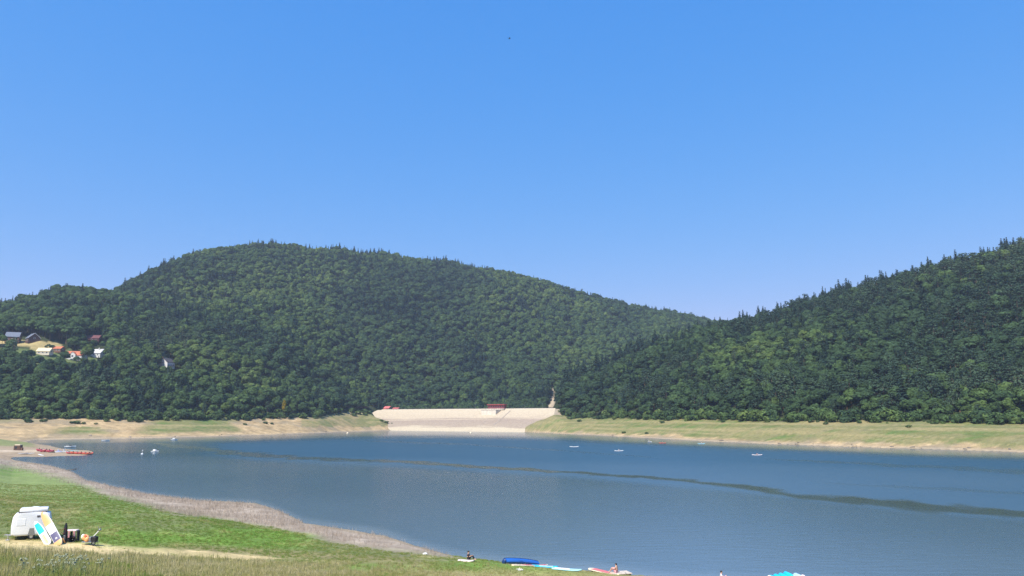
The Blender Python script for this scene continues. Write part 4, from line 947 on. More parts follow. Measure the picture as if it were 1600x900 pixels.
def person(kind, loc, yaw, label, top, legs, hair=hairm, full=False, cat='person', group=None, hat=None):
    e = empty('person', loc, yaw, label, cat, group); J = pose(kind)
    skinned('body', J, ALLE, 'pelvis', 1.0, skinm, e, True, True)
    if top: skinned('shirt', J, LONG, 'waist', 1.16, top, e)
    if legs: skinned('trousers' if full else 'shorts', J, FULL if full else LEGS, 'pelvis', 1.18, legs, e)
    h = J['head']
    MB().ell(h + Vector((-.022, 0, .045)), (.105, .098, .095)).build('hair', hat or hair, e, True)
    f = MB()
    for s in (-1, 1): f.ell(h + Vector((.088, .034 * s, .018)), (.012, .016, .011), u=8, v=6)
    f.build('eyes', eyem, e, True); MB().ell(h + Vector((.086, 0, -.048)), (.01, .026, .008), u=8, v=6).build('mouth', lipm, e, True)
    f = MB()
    for s in (-1, 1): f.ell(h + Vector((0, .096 * s, .0)), (.024, .012, .034), u=8, v=6)
    f.build('ears', skinm, e, True)
    return e

# ------------------------------------------------------------------ boards and boats
def paint(n_, c, r=.35): return mat(n_, c, r, .07, 2.5, spec=.45)
orange_p = paint('orange_plastic', (.80, .15, .06)); cyan_p = paint('cyan_paint', (.02, .52, .72)); deepcy = paint('turquoise_pad', (.0, .44, .66), .6); yellow_p = paint('pale_yellow_paint', (.80, .72, .35)); peach_p = paint('peach_orange_paint', (.82, .40, .16)); navy_p = paint('dark_violet_paint', (.10, .09, .17))
blue_p = paint('blue_plastic', (.03, .14, .50)); dblue_p = paint('navy_plastic', (.015, .04, .14)); red_p = paint('coral_red_paint', (.66, .16, .15)); cream_p = paint('cream_paint', (.80, .66, .45)); paleblue = paint('pale_blue_paint', (.45, .68, .78)); mint = paint('mint_paint', (.42, .74, .74)); pinkw = paint('pale_pink_paint', (.80, .66, .60))
def outline(t):                             # half width of a board along its length, tail 0 to nose 1
    return min(1.0, (max(t, 0) / .10) ** .5 * .62 + .38 if t < .10 else 1) * (1 if t < .55 else math.sqrt(max(0, 1 - ((t - .55) / .452) ** 2.2)))
def board(name, M, Ln, W, hull, label, decks=(), group=None, th=.12, fin=True, cat='paddleboard'):
    e = empty(name, (0, 0, 0), 0, label, cat, group); e.matrix_world = M
    rings = []
    for k in range(25):
        t = k / 24; hw = max(.02, W / 2 * outline(t)); z = t * Ln; bow = .10 * max(0, t - .6) ** 2 / .16
        rings.append([Vector((hw * x, y * th / 2 - bow, z)) for x, y in ((-1, -.2), (-.9, -.85), (-.5, -1), (.5, -1), (.9, -.85), (1, -.2), (.92, .8), (.5, 1), (-.5, 1), (-.92, .8))])
    MB().loft(rings).build('hull', hull, e, True)
    for nm, t0, t1, ww, m_ in decks:
        r2 = []
        for k in range(9):
            t = t0 + (t1 - t0) * k / 8; hw = max(.015, W / 2 * outline(t) * ww); bow = .10 * max(0, t - .6) ** 2 / .16
            r2.append([Vector((x * hw, -th / 2 - bow + y, t * Ln)) for x, y in ((-1, .004 if ww > .88 else -.004), (-.85, -.010), (.85, -.010), (1, .004 if ww > .88 else -.004), (.6, .03), (-.6, .03))])
        MB().loft(r2).build(nm, m_, e, True)
    if fin: MB().prism([(0, th / 2 - .01, .18), (0, th / 2 - .01, .40), (0, th / 2 + .2, .16)], (.012, 0, 0)).build('fin', blackm, e)
    return e
def frame(base, tip, face):                 # local z runs base -> tip, local -y looks along face
    z = (Vector(tip) - Vector(base)).normalized(); y = -Vector(face); y = (y - z * y.dot(z)).normalized(); x = y.cross(z)
    return Matrix((( x.x, y.x, z.x, base[0]), (x.y, y.y, z.y, base[1]), (x.z, y.z, z.z, base[2]), (0, 0, 0, 1)))
def lying(name, pa, pb, W, hull, label, decks=(), group=None, lift=.07, th=.12):
    a_, b_ = Vector(pa), Vector(pb); a_.z += lift; b_.z += lift
    return board(name, frame(a_, b_, (0, 0, 1)), (b_ - a_).length, W, hull, label, decks, group, th, fin=False)
def kayak(name, loc, yaw, hullm, deckm, label, L_=3.3, W=.75, cat='kayak', group=None, rot=None):
    e = empty(name, loc, yaw, label, cat, group, rot); R = []; D = []
    for k in range(15):
        t = k / 14; s = math.sin(math.pi * min(.97, max(.03, t))) ** .55; x = (t - .5) * L_; hw = W / 2 * s; up = .16 * abs(2 * t - 1) ** 3
        R.append([Vector((x, hw * y, z * .30 + up)) for y, z in ((-1, .85), (-.9, .35), (-.5, .05), (.5, .05), (.9, .35), (1, .85))])
        D.append([Vector((x, hw * y * .985, z * .30 + up)) for y, z in ((-1, .87), (-.5, 1.12), (0, 1.22), (.5, 1.12), (1, .87), (0, .8))])
    MB().loft(R).build('hull', hullm, e, True); MB().loft(D).build('deck', deckm, e, True)
    f = MB().torus((-.1, 0, .385), .30, .03, n=18, m=6); o = f.build('cockpit_rim', blackm, e, True); o.scale = (1.35, .85, 1)
    MB().box((-.38, 0, .46), (.06, .34, .28), (0, -.2, 0), bevel=.02).build('seat', blackm, e)
    return e
def paddle(loc, yaw, label, m_=None, rot=None):
    e = empty('paddle', loc, yaw, label, 'paddle', None, rot); MB().cyl((0, -.95, 0), (0, .95, 0), .018, n=6).build('shaft', m_ or blackm, e)
    for s in (-1, 1): MB().box((0, s * 1.05, 0), (.03, .36, .18), bevel=.012).build('blade', m_ or orange_p, e)
    return e
def onlake(px_, row_): p = hit(px_, row_); p.z = 0; return p

# on the water far out
lake = [(967, 705, 'paddle', whitem, whitem, .25, 'white kayak with a paddler in the middle of the lake', white_cl), (1183, 711.5, 'paddle', whitem, pinkw, .1, 'pale kayak with a paddler, alone on the right part of the lake', pink_cl),
        (897, 698.5, None, whitem, whitem, .05, 'empty-looking thin white kayak left of the middle of the lake', None), (1015, 691, 'paddle', whitem, whitem, .9, 'small white kayak with a paddler close behind the orange one', white_cl),
        (1035, 692.5, 'paddle', orange_p, orange_p, .15, 'orange kayak out on the lake before the right bank', red_cl), (1096, 693.5, 'paddle', paleblue, mint, .1, 'pale greenish kayak near the right bank', white_cl)]
for px_, rw, who, hm_, dm_, yw, lab, cl in lake:
    p = onlake(px_, rw); kayak('kayak', p + Vector((0, 0, -.08)), yw, hm_, dm_, lab, 4.6 if who is None else 4.2, 1.0, group='kayaks out on the lake')
    if who:
        person('paddle', p + Vector((-.1 * math.cos(yw), -.1 * math.sin(yw), .08)), yw, 'person in ' + {white_cl: 'light', pink_cl: 'pink', red_cl: 'red'}[cl] + ' top seated in the ' + lab.split(' with')[0].split(' out')[0].split(' near')[0], cl, blue_cl, group='people in kayaks')
        paddle(p + Vector((.38 * math.cos(yw), .38 * math.sin(yw), .56)), yw, 'double paddle held by the person in the ' + lab.split(' with')[0].split(' out')[0].split(' near')[0], whitem, (.25, 0, yw))
def rowboat(loc, yaw, L_, m_, label, name='boat', cat='boat', cabin=False):
    e = empty(name, loc, yaw, label, cat); R = []
    for k in range(13):
        t = k / 12; hw = L_ * .19 * (math.sin(math.pi * (.18 + .80 * t)) ** .7 if t < .98 else .06); x = (t - .5) * L_; up = .22 * t ** 2
        R.append([Vector((x, hw * y, z * L_ * .14 + up)) for y, z in ((-1, 1), (-.85, .35), (-.4, 0), (.4, 0), (.85, .35), (1, 1), (.88, .98), (.6, .5), (-.6, .5), (-.88, .98))])
    MB().loft(R).build('hull', m_, e, True)
    q = MB()
    for x in (-.2, .12): q.box((x * L_, 0, L_ * .11), (.25, L_ * .3, .05))
    q.build('thwarts', timber2, e)
    if cabin: MB().box((-.05 * L_, 0, L_ * .22), (L_ * .35, L_ * .24, L_ * .2), bevel=.1).build('cabin', whitem, e); MB().box((.1 * L_, 0, L_ * .24), (.06, L_ * .2, L_ * .1)).build('window', glass, e)
    return e
rowboat(onlake(272, 687.5) + Vector((0, 0, -.1)), .3, 4.2, whitem, 'small white cabin boat near the left bank', cabin=True)
rowboat(onlake(242, 706) + Vector((0, 0, -.1)), -.2, 3.6, whitem, 'white boat with low cabin moored before the left shore', cabin=True)
rowboat(onlake(165, 689) + Vector((0, 0, -.1)), .1, 5.0, whitem, 'low white rowing boat at the mouth of the inlet')
e = empty('buoy', onlake(222, 709.5), 0, 'white buoy with a thin pole beside the white boat', 'buoy', 'buoys on the lake'); MB().ell((0, 0, .05), (.5, .5, .28)).build('float', whitem, e, True); MB().cyl((0, 0, 0), (0, 0, 1.7), .06, .04, 6).build('pole', whitem, e); MB().box((.15, 0, 1.55), (.3, .03, .2)).build('flag', whitem, e)
for px_, rw, lab in ((543, 677.3, 'pale round buoy before the left bank'), (735.5, 676.8, 'pale round buoy before the dam')):
    e = empty('buoy', onlake(px_, rw), 0, lab, 'buoy', 'buoys on the lake'); MB().ell((0, 0, .25), (1.0, 1.0, .8)).build('float', cream_p, e, True); MB().cyl((0, 0, .9), (0, 0, 1.3), .1, n=6).build('ring_post', steel, e)
# ------------------------------------------------------------------ the beach on the spit
def onland(px_, row_): p = hit(px_, row_, 230); return gnd(p.x, p.y)
p = onland(28, 703.5); e = empty('kiosk', p, .1, 'small dark brown wooden kiosk with pale top on the spit', 'kiosk')
MB().box((0, 0, 1.0), (2.6, 2.0, 2.2)).build('wall', timber, e); MB().box((0, 0, 2.2), (2.2, 1.8, .35), bevel=.08).build('roof', cream_p, e); MB().box((-.4, -1.03, 1.2), (.9, .06, .9)).build('window', glass, e); MB().box((1.65, -.2, .5), (.7, 1.2, 1.2), bevel=.05).build('side_box', timber2, e)
rowboat(onland(36, 710), .5, 3.4, whitem, 'white rowing boat pulled up at the left of the spit')
for k, (px_, rw, yw) in enumerate(((41.5, 710, 1.2), (45, 709.8, .9), (49, 709.5, 1.1))):
    lying('paddleboard', onland(px_, rw) + Vector((-.9, -.6, .02)), onland(px_, rw) + Vector((.9, .6, .35)), .7, whitem, ['first', 'second', 'third'][k] + ' white board from the white rowing boat on the spit', group='white boards on the spit')
lying('paddleboard', onland(60.5, 710.3) + Vector((0, 0, .05)), onland(68.5, 712.6) + Vector((0, 0, .05)), .8, whitem, 'long white board lying alone at the tip of the near spit shore', group='white boards on the spit')
rk = mat('dark_red_plastic', (.30, .04, .06), .4, .1, 2)
for k, (px_, rw, yw, m_) in enumerate(((62.5, 705.2, .1, rk), (66.5, 706.4, -.15, rk), (74, 706.2, .2, red_p), (78.5, 707, .0, rk))):
    kayak('kayak', onland(px_, rw), yw, m_, m_, ['dark red kayak at the left end of the red heap', 'dark red kayak under the standing person', 'brighter red kayak right of the standing person', 'dark red kayak at the right end of the red heap'][k], 3.0, .95, group='red kayaks on the spit').scale = (1, 1.3, 2.4)
e = person('stand', onland(67, 706.8), -1.2, 'standing person in white top among the red kayaks on the spit', white_cl, red_cl)
for px_, rw, m1, m2, lab in ((92.5, 707.2, whitem, blue_p, 'white and blue pedal boat, left of two on the spit'), (101.5, 707, whitem, greym, 'white and grey pedal boat, right of two on the spit')):
    e = empty('pedal_boat', onland(px_, rw), .2, lab, 'pedal boat', 'pedal boats on the spit')
    for s in (-1, 1): MB().loft([[Vector((x, s * .55 + y * w, z)) for y, z in ((-1, .5), (-.8, .1), (.8, .1), (1, .5))] for x, w in ((-1.3, .25), (-.5, .33), (.6, .33), (1.3, .08))]).build('float', m1, e, True)
    MB().box((-.1, 0, .6), (1.9, 1.3, .2), bevel=.05).build('deck', m2, e); 
    for s in (-1, 1): MB().box((-.4, s * .35, .95), (.12, .5, .7), (0, -.25, 0), bevel=.04).build('seat', m1, e)
rowboat(onland(84.5, 707.2), .4, 3.0, greym, 'dark grey dinghy left of the white and blue pedal boat')
lying('paddleboard', onland(110.5, 705.9), onland(123, 706.4), .95, cyan_p, 'turquoise and yellow board behind the orange kayaks', [('deck_pad', .35, .9, .8, yellow_p)], lift=.5)
names_ = ['leftmost', 'second from left', 'third from left', 'third from right', 'second from right', 'rightmost']
for k in range(6):
    px_ = 109 + 6.3 * k; p = onland(px_, 709 + .28 * k); p.z = max(p.z, .02); kayak('kayak', p + Vector((0, 0, .0)), .95 + .3 * (k % 2), orange_p if k % 3 else red_p, orange_p if k % 2 else red_p, names_[k] + ' of the orange kayaks lined up at the tip of the spit', 2.7, .95, group='orange kayaks on the spit').scale = (1.05, 1.35, 1.9)
b_ = rowboat(onlake(110, 699.3), 0, 5.5, whitem, 'long white boat with dark middle afloat behind the spit'); MB().box((0, 0, .75), (1.2, 1.0, .9), bevel=.08).build('engine_cover', blackm, b_)
for px_, rw, lab in ((141, 680.8, 'small dark rock on the mud beside the inlet'), (203, 683.2, 'dark rock low on the tan left bank')):
    p = onland(px_, rw) if px_ < 1 else hit(px_, rw, 400); e = empty('rock', p, 0, lab, 'rock'); MB().ell((0, 0, .2), (1.1, .8, .5), (.2, .1, .4), 9, 6).build('stone', dark_conc, e)

# ------------------------------------------------------------------ caravan, boards and gear by the path
T = hit(55, 845.5); yT = T.y + 1.15; T = Vector((float(aa(48, 846)) * yT, yT, 0)); T.z = float(ter(T.x, T.y))
vanm = mat('white_caravan_paint', (.80, .80, .80), .3, .04, 1.2, spec=.5); vantrim = mat('dark_seal', (.10, .09, .10), .6, .2, 3)
cv = empty('caravan', T, .50, 'white rounded caravan with raised roof, paddleboards leaning on it', 'caravan')
pr = [(-2.05, .50), (-2.10, 1.2), (-2.0, 2.0), (-1.80, 2.24), (-1.2, 2.32), (.4, 2.36), (1.2, 2.34), (1.75, 2.2), (1.95, 1.6), (1.98, .5), (1.2, .36), (-1.6, .36)]
f = MB(); f.prism([(x, -1.0, z) for x, z in pr], (0, 2.0, 0)); es = [e_ for e_ in f.bm.edges if abs(e_.verts[0].co.y - e_.verts[1].co.y) < .01]; bmesh.ops.bevel(f.bm, geom=es, offset=.16, segments=3, affect='EDGES', profile=.5)
body = f.build('body', vanm, cv, True)
MB().box((-.05, 0, 2.37), (2.9, 1.6, .1)).build('roof_seal', vantrim, cv)
f = MB().box((.05, 0, 2.53), (2.95, 1.75, .30), bevel=.13); f.ell((.15, 0, 2.66), (.55, .5, .12)); f.build('raised_roof', vanm, cv, True)
w_ = MB().box((.62, -1.012, 2.0), (.34, .05, .16), bevel=.02).build('window', vantrim, cv)
w2 = MB().box((-1.1, -.998, 1.55), (.9, .04, .6), bevel=.015).build('window', mat('closed_white_shutter', (.80, .80, .80), .4, .05, 2), cv)
MB().prism([(-.32, -1.03, .40), (-.18, -1.03, 1.0), (.22, -1.03, 1.0), (.42, -1.03, .40)], (0, .04, 0)).build('wheel_arch', greym, cv)
for s in (-1, 1):
    wh = MB().torus((.05, s * .93, .33), .25, .085, (math.pi / 2, 0, 0), 22, 8).build('wheel', blackm, cv, True); MB().cyl((.05, s * .93 - .06, .33), (.05, s * .93 + .06, .33), .18, n=14).build('rim', steel, wh)
f = MB(); f.cyl((-1.9, -.5, .42), (-2.55, 0, .42), .05, n=8).cyl((-1.9, .5, .42), (-2.55, 0, .42), .05, n=8).box((-2.6, 0, .45), (.3, .12, .1)); f.build('drawbar', steel, cv)
MB().cyl((-2.3, -.7, .1), (-2.3, -.7, .55), .05, n=8).box((-2.3, -.7, .06), (.42, .22, .10), bevel=.03).build('jockey_wheel', steel, cv)
MB().box((-.6, 0, .3), (1.6, 1.5, .14)).build('chassis', blackm, cv)
def standing_board(name, bpx, brow, tpx, trow, ty, W, hull, label, decks):
    b0 = hit(bpx, brow); t0 = at(tpx, trow, b0.y + ty); return board(name, frame(b0 - Vector((0, 0, .02)), t0, (.12, -1, .25)), (t0 - b0).length, W, hull, label, decks, 'paddleboards leaning on the caravan')
standing_board('paddleboard', 77, 850.5, 55.5, 815.5, .75, .62, whitem, 'white paddleboard with turquoise pad and yellow stripe leaning on the caravan', [('deck_pad', .50, .90, .80, deepcy), ('yellow_panel', .08, .42, .55, yellow_p), ('centre_line', .04, .44, .07, vantrim), ('logo', .58, .66, .10, blue_p)])
standing_board('paddleboard', 94, 851.5, 66.5, 800.5, 1.1, .68, whitem, 'tall orange, white and violet paddleboard leaning on the caravan', [('orange_nose', .62, .995, .97, peach_p), ('violet_panel', .13, .36, .86, navy_p), ('orange_tail', .0, .125, .97, peach_p), ('logo', .18, .22, .3, whitem), ('stripe', .42, .47, .25, paleblue)])
p = hit(100.5, 848); e = empty('gear_bag', p, .2, 'tall black bag standing between the orange board and the stand', 'bag')
f = MB(); f.loft([[Vector((math.cos(t) * r * 1.1, math.sin(t) * r, z)) for t in np.linspace(0, 2 * math.pi, 11)[:-1]] for z, r in ((0, .13), (.3, .17), (.9, .15), (1.4, .12), (1.66, .05))]); f.build('bag', black_cl, e, True); MB().torus((-.1, -.16, 1.0), .2, .02, (1.57, 0, .3), 14, 6).build('strap', dred, e, True); MB().box((.02, -.17, .45), (.16, .05, .35), bevel=.02).build('pocket', greym, e)
p = hit(101.5, 849.5); e = empty('orange_paddle', p, 0, 'small orange paddle leaning at the foot of the black bag', 'paddle', None, (.3, -.35, 0)); MB().box((0, 0, .28), (.15, .03, .5), bevel=.012).build('blade', peach_p, e); MB().cyl((0, 0, .5), (0, 0, 1.0), .018, n=6).build('shaft', blackm, e)
p = hit(111, 847); e = empty('gear_stand', p, .1, 'small white-topped stand with dark clothes hanging from it', 'stand')
MB().box((0, 0, 1.0), (.95, .6, .10), bevel=.03).build('top', pinkw, e)
for sx_ in (-1, 1):
    for sy_ in (-1, 1): MB().cyl((sx_ * .42, sy_ * .24, 0), (sx_ * .42, sy_ * .24, .96), .025, n=6).build('leg', greym, e)
for k in range(4): MB().box((-.33 + .21 * k, -.27, .68), (.15, .07, .5 + .08 * (k % 2)), (.05, 0, .1 * k), bevel=.025).build('garment', (dred, pink_cl, black_cl, pink_cl)[k], e)
MB().box((-.05, 0, .3), (.7, .45, .45), bevel=.06).build('bag', black_cl, e); wh = MB().torus((.28, -.36, .27), .22, .05, (1.57, 0, .25), 20, 8).build('wheel', blackm, e, True); MB().cyl((.28, -.34, .27), (.28, -.40, .27), .05, n=8).build('hub', greym, wh); MB().box((.56, 0, .5), (.13, .4, .95), bevel=.03).build('folded_chair', black_cl, e)
p = hit(140, 852.0); e = empty('hand_cart', p, -.08, 'low hand cart loaded with orange bundle and black box, white handle raised', 'cart')
f = MB().ell((-.42, 0, .62), (.34, .28, .27), (0, .25, 0)); f.ell((-.22, -.1, .5), (.22, .2, .25)); f.build('orange_bundle', peach_p, e, True)
MB().ell((-.66, .0, .70), (.14, .22, .22)).build('white_bundle', whitem, e, True); MB().ell((-.34, -.2, .78), (.16, .12, .09), (0, .5, 0)).build('red_cloth', orange_p, e, True)
MB().box((.42, 0, .50), (.42, .45, .50), (0, .12, 0), bevel=.07).build('black_box', blackm, e); MB().box((.1, -.05, .55), (.22, .4, .34), bevel=.05).build('grey_box', greym, e)
f = MB(); f.box((0, 0, .27), (1.3, .5, .05)); f.cyl((-.6, -.24, .27), (.62, -.24, .27), .02, n=6); f.build('frame', steel, e)
for x_, y_ in ((-.45, -.22), (-.2, -.22), (-.45, .22), (.62, -.2), (.62, .2)): MB().cyl((x_, y_, .28), (x_ - .1 if x_ < 0 else x_, y_, 0), .014, n=5).build('leg', steel, e)
MB().cyl((.30, -.1, .70), (.82, -.1, 1.24), .045, n=8).build('handle', whitem, e); f = MB().cyl((.80, -.35, 1.24), (.80, .2, 1.30), .03, n=6).ell((.9, -.1, 1.32), (.09, .14, .10)); f.cyl((.8, -.1, 1.3), (.68, -.1, 1.62), .02, n=5).cyl((.85, -.05, 1.3), (.95, -.05, 1.6), .015, n=5); f.build('grip', greym, e)
wh = MB().torus((.5, -.27, .2), .16, .045, (1.57, 0, 0), 18, 8).build('wheel', blackm, e, True); MB().cyl((.5, -.25, .2), (.5, -.31, .2), .06, n=8).build('hub', greym, wh)
# pale flowering weeds in the near grass
weed_m = mat('weed_stems', (.20, .25, .12), .9, .2, 8); seed_m = mat('pale_seed_heads', (.33, .35, .23), .9, .2, 8)
for k, (px_, rw, h) in enumerate(((84, 898, 1.25), (96, 892, 1.15), (108, 896, 1.3), (118, 890, 1.0), (128, 897, 1.2), (62, 893, .9), (160, 889, .85), (35, 890, .9))):
    p = hit(px_, rw + 6); p.z = float(ter(p.x, p.y)); e = empty('tall_weed', p, k, ['tall pale weed at the left of the nearest clump', 'pale weed beside the tallest of the nearest clump', 'tallest pale weed of the nearest clump', 'pale weed standing behind the tallest one', 'pale leaning weed right of the nearest clump', 'small weed left of the nearest clump', 'small weed furthest right in the near grass', 'small weed furthest left in the near grass'][k], 'weed', 'pale weeds in the near grass')
    rg2 = random.Random(k); f = MB(); g_ = MB()
    for j in range(9):
        a_ = rg2.uniform(0, 6.28); l = rg2.uniform(.08, .4); hh = h * rg2.uniform(.5, 1.05); t = Vector((math.cos(a_) * l, math.sin(a_) * l, hh)); f.cyl((0, 0, -.05), t * .6 + Vector((0, 0, hh * .1)), .012, .009, 5).cyl(t * .6 + Vector((0, 0, hh * .1)), t, .009, .006, 5)
        for q_ in range(5): g_.ell(t + Vector((rg2.uniform(-.07, .07), rg2.uniform(-.07, .07), rg2.uniform(-.02, .06))), (.035, .035, .04), u=6, v=4)
        f.box(t * .4, (.16, .04, .015), (rg2.uniform(-1, 1), rg2.uniform(-1, 1), a_))
    s_ = f.build('stems', weed_m, e); bm = bmesh.new(); bm.from_mesh(s_.data); nf = len(bm.faces); g_.bm.to_mesh(tmp := bpy.data.meshes.new('t')); g_.bm.free(); bm.from_mesh(tmp); bm.faces.ensure_lookup_table()
    for q_ in bm.faces[nf:]: q_.material_index = 1
    bm.to_mesh(s_.data); bm.free(); s_.data.materials.append(seed_m)

cv.scale = (.74, .9, 1.0)
# ------------------------------------------------------------------ people and boards at the near water's edge
def shore(px_, row_): p = hit(px_, row_); return gnd(p.x, p.y)
lying('paddleboard', shore(715.5, 876.5), shore(741, 878.5), .75, pinkw, 'pale pinkish board under the seated person in black')
pA = shore(731.5, 877); person('sit', pA + Vector((0, .05, .12)), -.1, 'person in black sitting with knees up on the pale board', black_cl, black_cl, full=True)
pc_ = shore(788.5, 881.2); pd = shore(842.5, 883.0); dv = pd - pc_; yw = math.atan2(dv.y, dv.x)
e = empty('canoe', (pc_ + pd) / 2 + Vector((0, .1, .05)), yw, 'blue canoe lying on its side at the water edge', 'canoe', None, (-.95, math.asin(-dv.z / dv.length), yw)); Lc = dv.length; R = []
for k in range(17):
    t = k / 16; s = math.sin(math.pi * min(.985, max(.015, .12 + .83 * t))) ** .5 * (1 - .28 * t); x = (t - .5) * Lc; hw = .40 * s
    R.append([Vector((x, hw * y, .42 * z * (1 - .25 * t))) for y, z in ((-1, 1), (-.95, .4), (-.6, .06), (0, 0), (.6, .06), (.95, .4), (1, 1), (.9, 1), (.85, .45), (.5, .14), (-.5, .14), (-.85, .45), (-.9, 1))])
MB().loft(R).build('hull', blue_p, e, True); f = MB()
for k in range(0, 16): f.cyl(R[k][0], R[k + 1][0], .03, n=6).cyl(R[k][6], R[k + 1][6], .03, n=6)
f.build('gunwale', dblue_p, e, True); MB().ell((-Lc / 2 + .05, 0, .22), (.16, .34, .25)).build('end_cap', dblue_p, e, True)
MB().box((0, 0, .34), (.22, .66, .04)).build('seat', dblue_p, e)
lying('paddleboard', shore(801, 884.2), shore(856, 885.6), .8, cream_p, 'cream and coral board lying in front of the blue canoe', [('coral_deck', .30, .93, .86, red_p)])
lying('paddleboard', shore(830, 885.6), shore(872, 889.0), .8, cyan_p, 'bright turquoise board overlapping the end of the cream and coral one', [('pale_deck', .3, .8, .7, paleblue)], lift=.12)
lying('paddleboard', shore(862, 889.0), shore(909, 893.5), .8, mint, 'pale mint board at the right end of the row of boards', [('white_deck', .1, .6, .8, whitem)], lift=.08)
pw_ = shore(812, 891); e = empty('sandals', pw_, .3, 'pair of white sandals left on the grass below the boards', 'sandals')
for s in (-1, 1): MB().loft([[Vector((x, s * .22 + w * y, z + .03)) for y, z in ((-1, 0), (1, 0), (1, .05), (-1, .05))] for x, w in ((-.24, .05), (-.1, .06), (.05, .08), (.2, .08), (.26, .04))]).build('sole', whitem, e); MB().torus((.06, s * .22, .08), .09, .02, (0, 1.57, 0), 12, 6).build('strap', cream_p, e, True)
pr0, pr1 = shore(921, 892.3), onlake(968, 898.2); lying('paddleboard', pr0 + Vector((0, 0, .08)), pr1 + Vector((0, 0, .10)), .9, cream_p, 'coral red board with cream rim half in the water', [('coral_deck', .12, .92, .84, red_p)], lift=.16)
pq = onlake(968, 898.0); e = empty('floating_jetty', pq + Vector((.15, .5, 0)), .28, 'small low floating jetty with pale boards and dark underside', 'jetty')
MB().box((0, 0, .36), (1.9, 1.3, .08), bevel=.01).build('deck', mat('pale_planks', (.55, .46, .38), .8, .2, 3), e)
for x_ in (-.6, .6): MB().box((x_, 0, .18), (.55, 1.15, .28), bevel=.05).build('float', blackm, e)
MB().cyl((.25, -.68, -.6), (.25, -.68, .5), .035, n=7).build('post', steel, e)
pp = at(963, 890.8, pq.y + .3); person('sit', Vector((pp.x, pp.y, .40)), 2.6, 'bare-chested person sitting on the floating jetty', None, pink_cl)
pb = at(1127, 900, 72.2); pb.z = .0
lying('paddleboard', pb + Vector((-1.4, .1, 0)), pb + Vector((1.5, -.1, .02)), .8, whitem, 'white board carrying a person in white at the bottom edge', lift=.03)
person('sit', pb + Vector((0, 0, .09)), -.3, 'person in white shirt with dark hair at the bottom edge of the lake', white_cl, blue_cl)
pi_ = at(1229, 900, 72.0); e = empty('inflatable_raft', Vector((pi_.x, pi_.y, .0)), .08, 'turquoise inflatable raft with fat rounded ridges at the bottom edge', 'raft')
for k in range(6):
    x_ = -1.25 + .48 * k; zz_ = (.52, .62, .70, .82, .60, .66)[k]
    f = MB(); f.loft([[Vector((x_ + math.cos(t) * .24 * s_, y_, zz_ * .5 + math.sin(t) * zz_ * .5 * s_ + .02)) for t in np.linspace(0, 2 * math.pi, 15)[:-1]] for y_, s_ in ((-.9, .35), (-.8, .8), (-.6, 1), (.6, 1), (.8, .8), (.9, .35))]); f.build('tube', (cyan_p, cyan_p, cyan_p, cyan_p, paleblue, paleblue)[k], e, True)
MB().ell((-1.62, 0, .36), (.2, .35, .26)).build('headrest', whitem, e, True); MB().ell((1.58, 0, .34), (.22, .4, .28)).build('bolster', pinkw, e, True); MB().box((-.05, 0, .12), (2.9, 1.7, .2), bevel=.08).build('base', cyan_p, e)
# driftwood bits on the mud and stumps in the shallows
dw = mat('grey_driftwood', (.16, .13, .10), .9, .25, 4)
for k, (px_, rw, lab) in enumerate(((112, 735, 'dark branch reaching into the water from the reed shore'), (118, 734, 'second short branch beside the one in the water'), (664, 867, 'pale stone on the bare mud near the waterline'))):
    p = shore(px_, rw); e = empty('driftwood' if k < 2 else 'stone', p, .3 + k, lab, 'driftwood' if k < 2 else 'stone')
    if k < 2: MB().cyl((-1.2, 0, .1), (.6, .15, .2), .12, .07, 7).cyl((.1, .1, .2), (.9, -.3, .5), .06, .03, 6).build('branch', dw, e)
    else: MB().ell((0, 0, .08), (.3, .2, .14), (.1, .2, .4), 10, 7).build('boulder', whitem, e)
# shrubs scattered on the drained banks
SHR = [(8, 655, 1.6, .2), (45, 660, 1.3, .3), (66, 659, 1.0, .6), (120, 662, 1.2, .5), (112, 661.5, .8, .6), (130, 662.5, .8, .55), (150, 663, .6, .6), (383, 664, .8, .6), (388, 657, .7, .2), (415, 662, 1.0, .4), (425, 663, .8, .3), (549, 643, 2.2, .6), (560, 647, 2.0, .7), (553, 650, 1.6, .5), (568, 645, 2.2, .5), (576, 646, 1.7, .6), (571, 649, 1.5, .7), (612, 664, 1.3, .5), (604, 661, 1.2, .4), (596, 658, 1.0, .5), (1010, 678, .7, .4), (975, 677, .8, .5), (1130, 660, .8, .4), (1290, 663, .8, .4), (1420, 668, .7, .5), (1035, 661, .9, .3), (905, 659, 1.1, .5), (890, 655, 1.3, .6)]
for k, (px_, rw, s, t_) in enumerate(SHR):
    p = hit(px_, rw, 300); side = 'right bank' if px_ > 700 else 'grassy corner left of the dam' if px_ > 540 else 'tan left bank'
    e = empty('shrub', p, k, 'small green shrub by itself on the ' + side, 'shrub', 'shrubs on the ' + side); e.scale = (s, s, s * .62); c = link('foliage', KINDS[11 + k % 2][1], e); c['tint'] = t_
stone_m = mat('shore_stone', (.17, .145, .115), .9, .25, 2); rg3 = random.Random(4); st0 = None
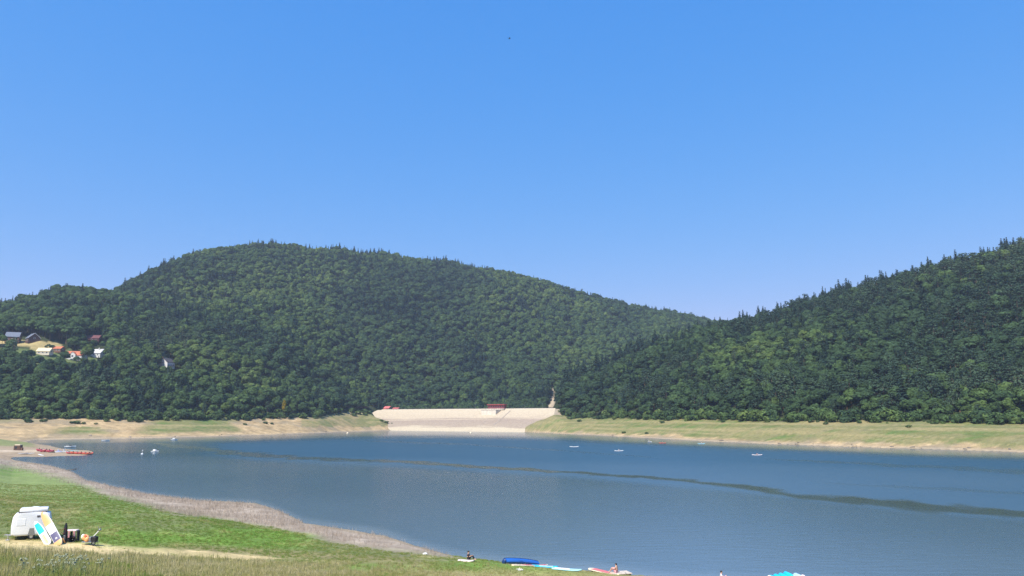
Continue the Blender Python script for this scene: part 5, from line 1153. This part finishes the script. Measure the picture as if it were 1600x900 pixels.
for k in range(26):
    px_ = rg3.choice([rg3.uniform(1330, 1520), rg3.uniform(900, 1600), rg3.uniform(150, 520)]); left_ = px_ < 600
    p = gnd(*(lambda y_: (float(aa(px_, 690)) * y_, y_))(float(np.interp(float(aa(px_, 690)), FEATS[14][0], FEATS[14][1])) + rg3.uniform(1, 7)))
    s = rg3.uniform(.25, .75); z_ = 'left' if left_ else 'right'
    if st0 is None: st0 = MB().ell((0, 0, .2), (1.3, .9, .55), (.2, .15, .4), 8, 6); bmesh.ops.recalc_face_normals(st0.bm, faces=st0.bm.faces); sm_ = bpy.data.meshes.new('shore_rock'); [setattr(v_, 'co', v_.co * rg3.uniform(.85, 1.15)) for v_ in st0.bm.verts]; st0.bm.to_mesh(sm_); sm_.materials.append(stone_m)
    e = link('shore_rock', sm_); e.location = p; e.rotation_euler = (0, 0, rg3.uniform(0, 6)); e.scale = (s * 1.4, s, s); tag(e, 'small dark rock lying on the bare waterline strip of the ' + z_ + ' bank', 'rock', 'rocks along the ' + z_ + ' bank waterline')
# a bird high over the lake
e = empty('bird', at(796, 60, 120), .2, 'tiny dark bird high in the blue sky', 'bird', None, (0, .15, .2))
f = MB(); f.loft([[Vector((x, r * math.cos(t), r * .9 * math.sin(t))) for t in np.linspace(0, 2 * math.pi, 9)[:-1]] for x, r in ((-.2, .015), (-.1, .04), (.02, .055), (.12, .04), (.17, .03), (.22, .03), (.27, .006))]); f.build('body', mat('dark_feathers', (.05, .05, .06), .8, .2, 9), e, True)
for s in (-1, 1): f = MB(); f.loft([[Vector((.08, s * .04, .02)), Vector((-.07, s * .04, .02)), Vector((-.07, s * .04, 0)), Vector((.08, s * .04, 0))], [Vector((.1, s * .2, .07)), Vector((-.04, s * .2, .07)), Vector((-.04, s * .2, .06)), Vector((.1, s * .2, .06))], [Vector((-.02, s * .42, .03)), Vector((-.08, s * .42, .03)), Vector((-.08, s * .42, .025)), Vector((-.02, s * .42, .025))]]); f.build('wing', MAT['dark_feathers'], e)
MB().prism([(-.18, -.02, 0), (-.34, -.07, 0), (-.34, .07, 0), (-.18, .02, 0)], (0, 0, .012)).build('tail', MAT['dark_feathers'], e)
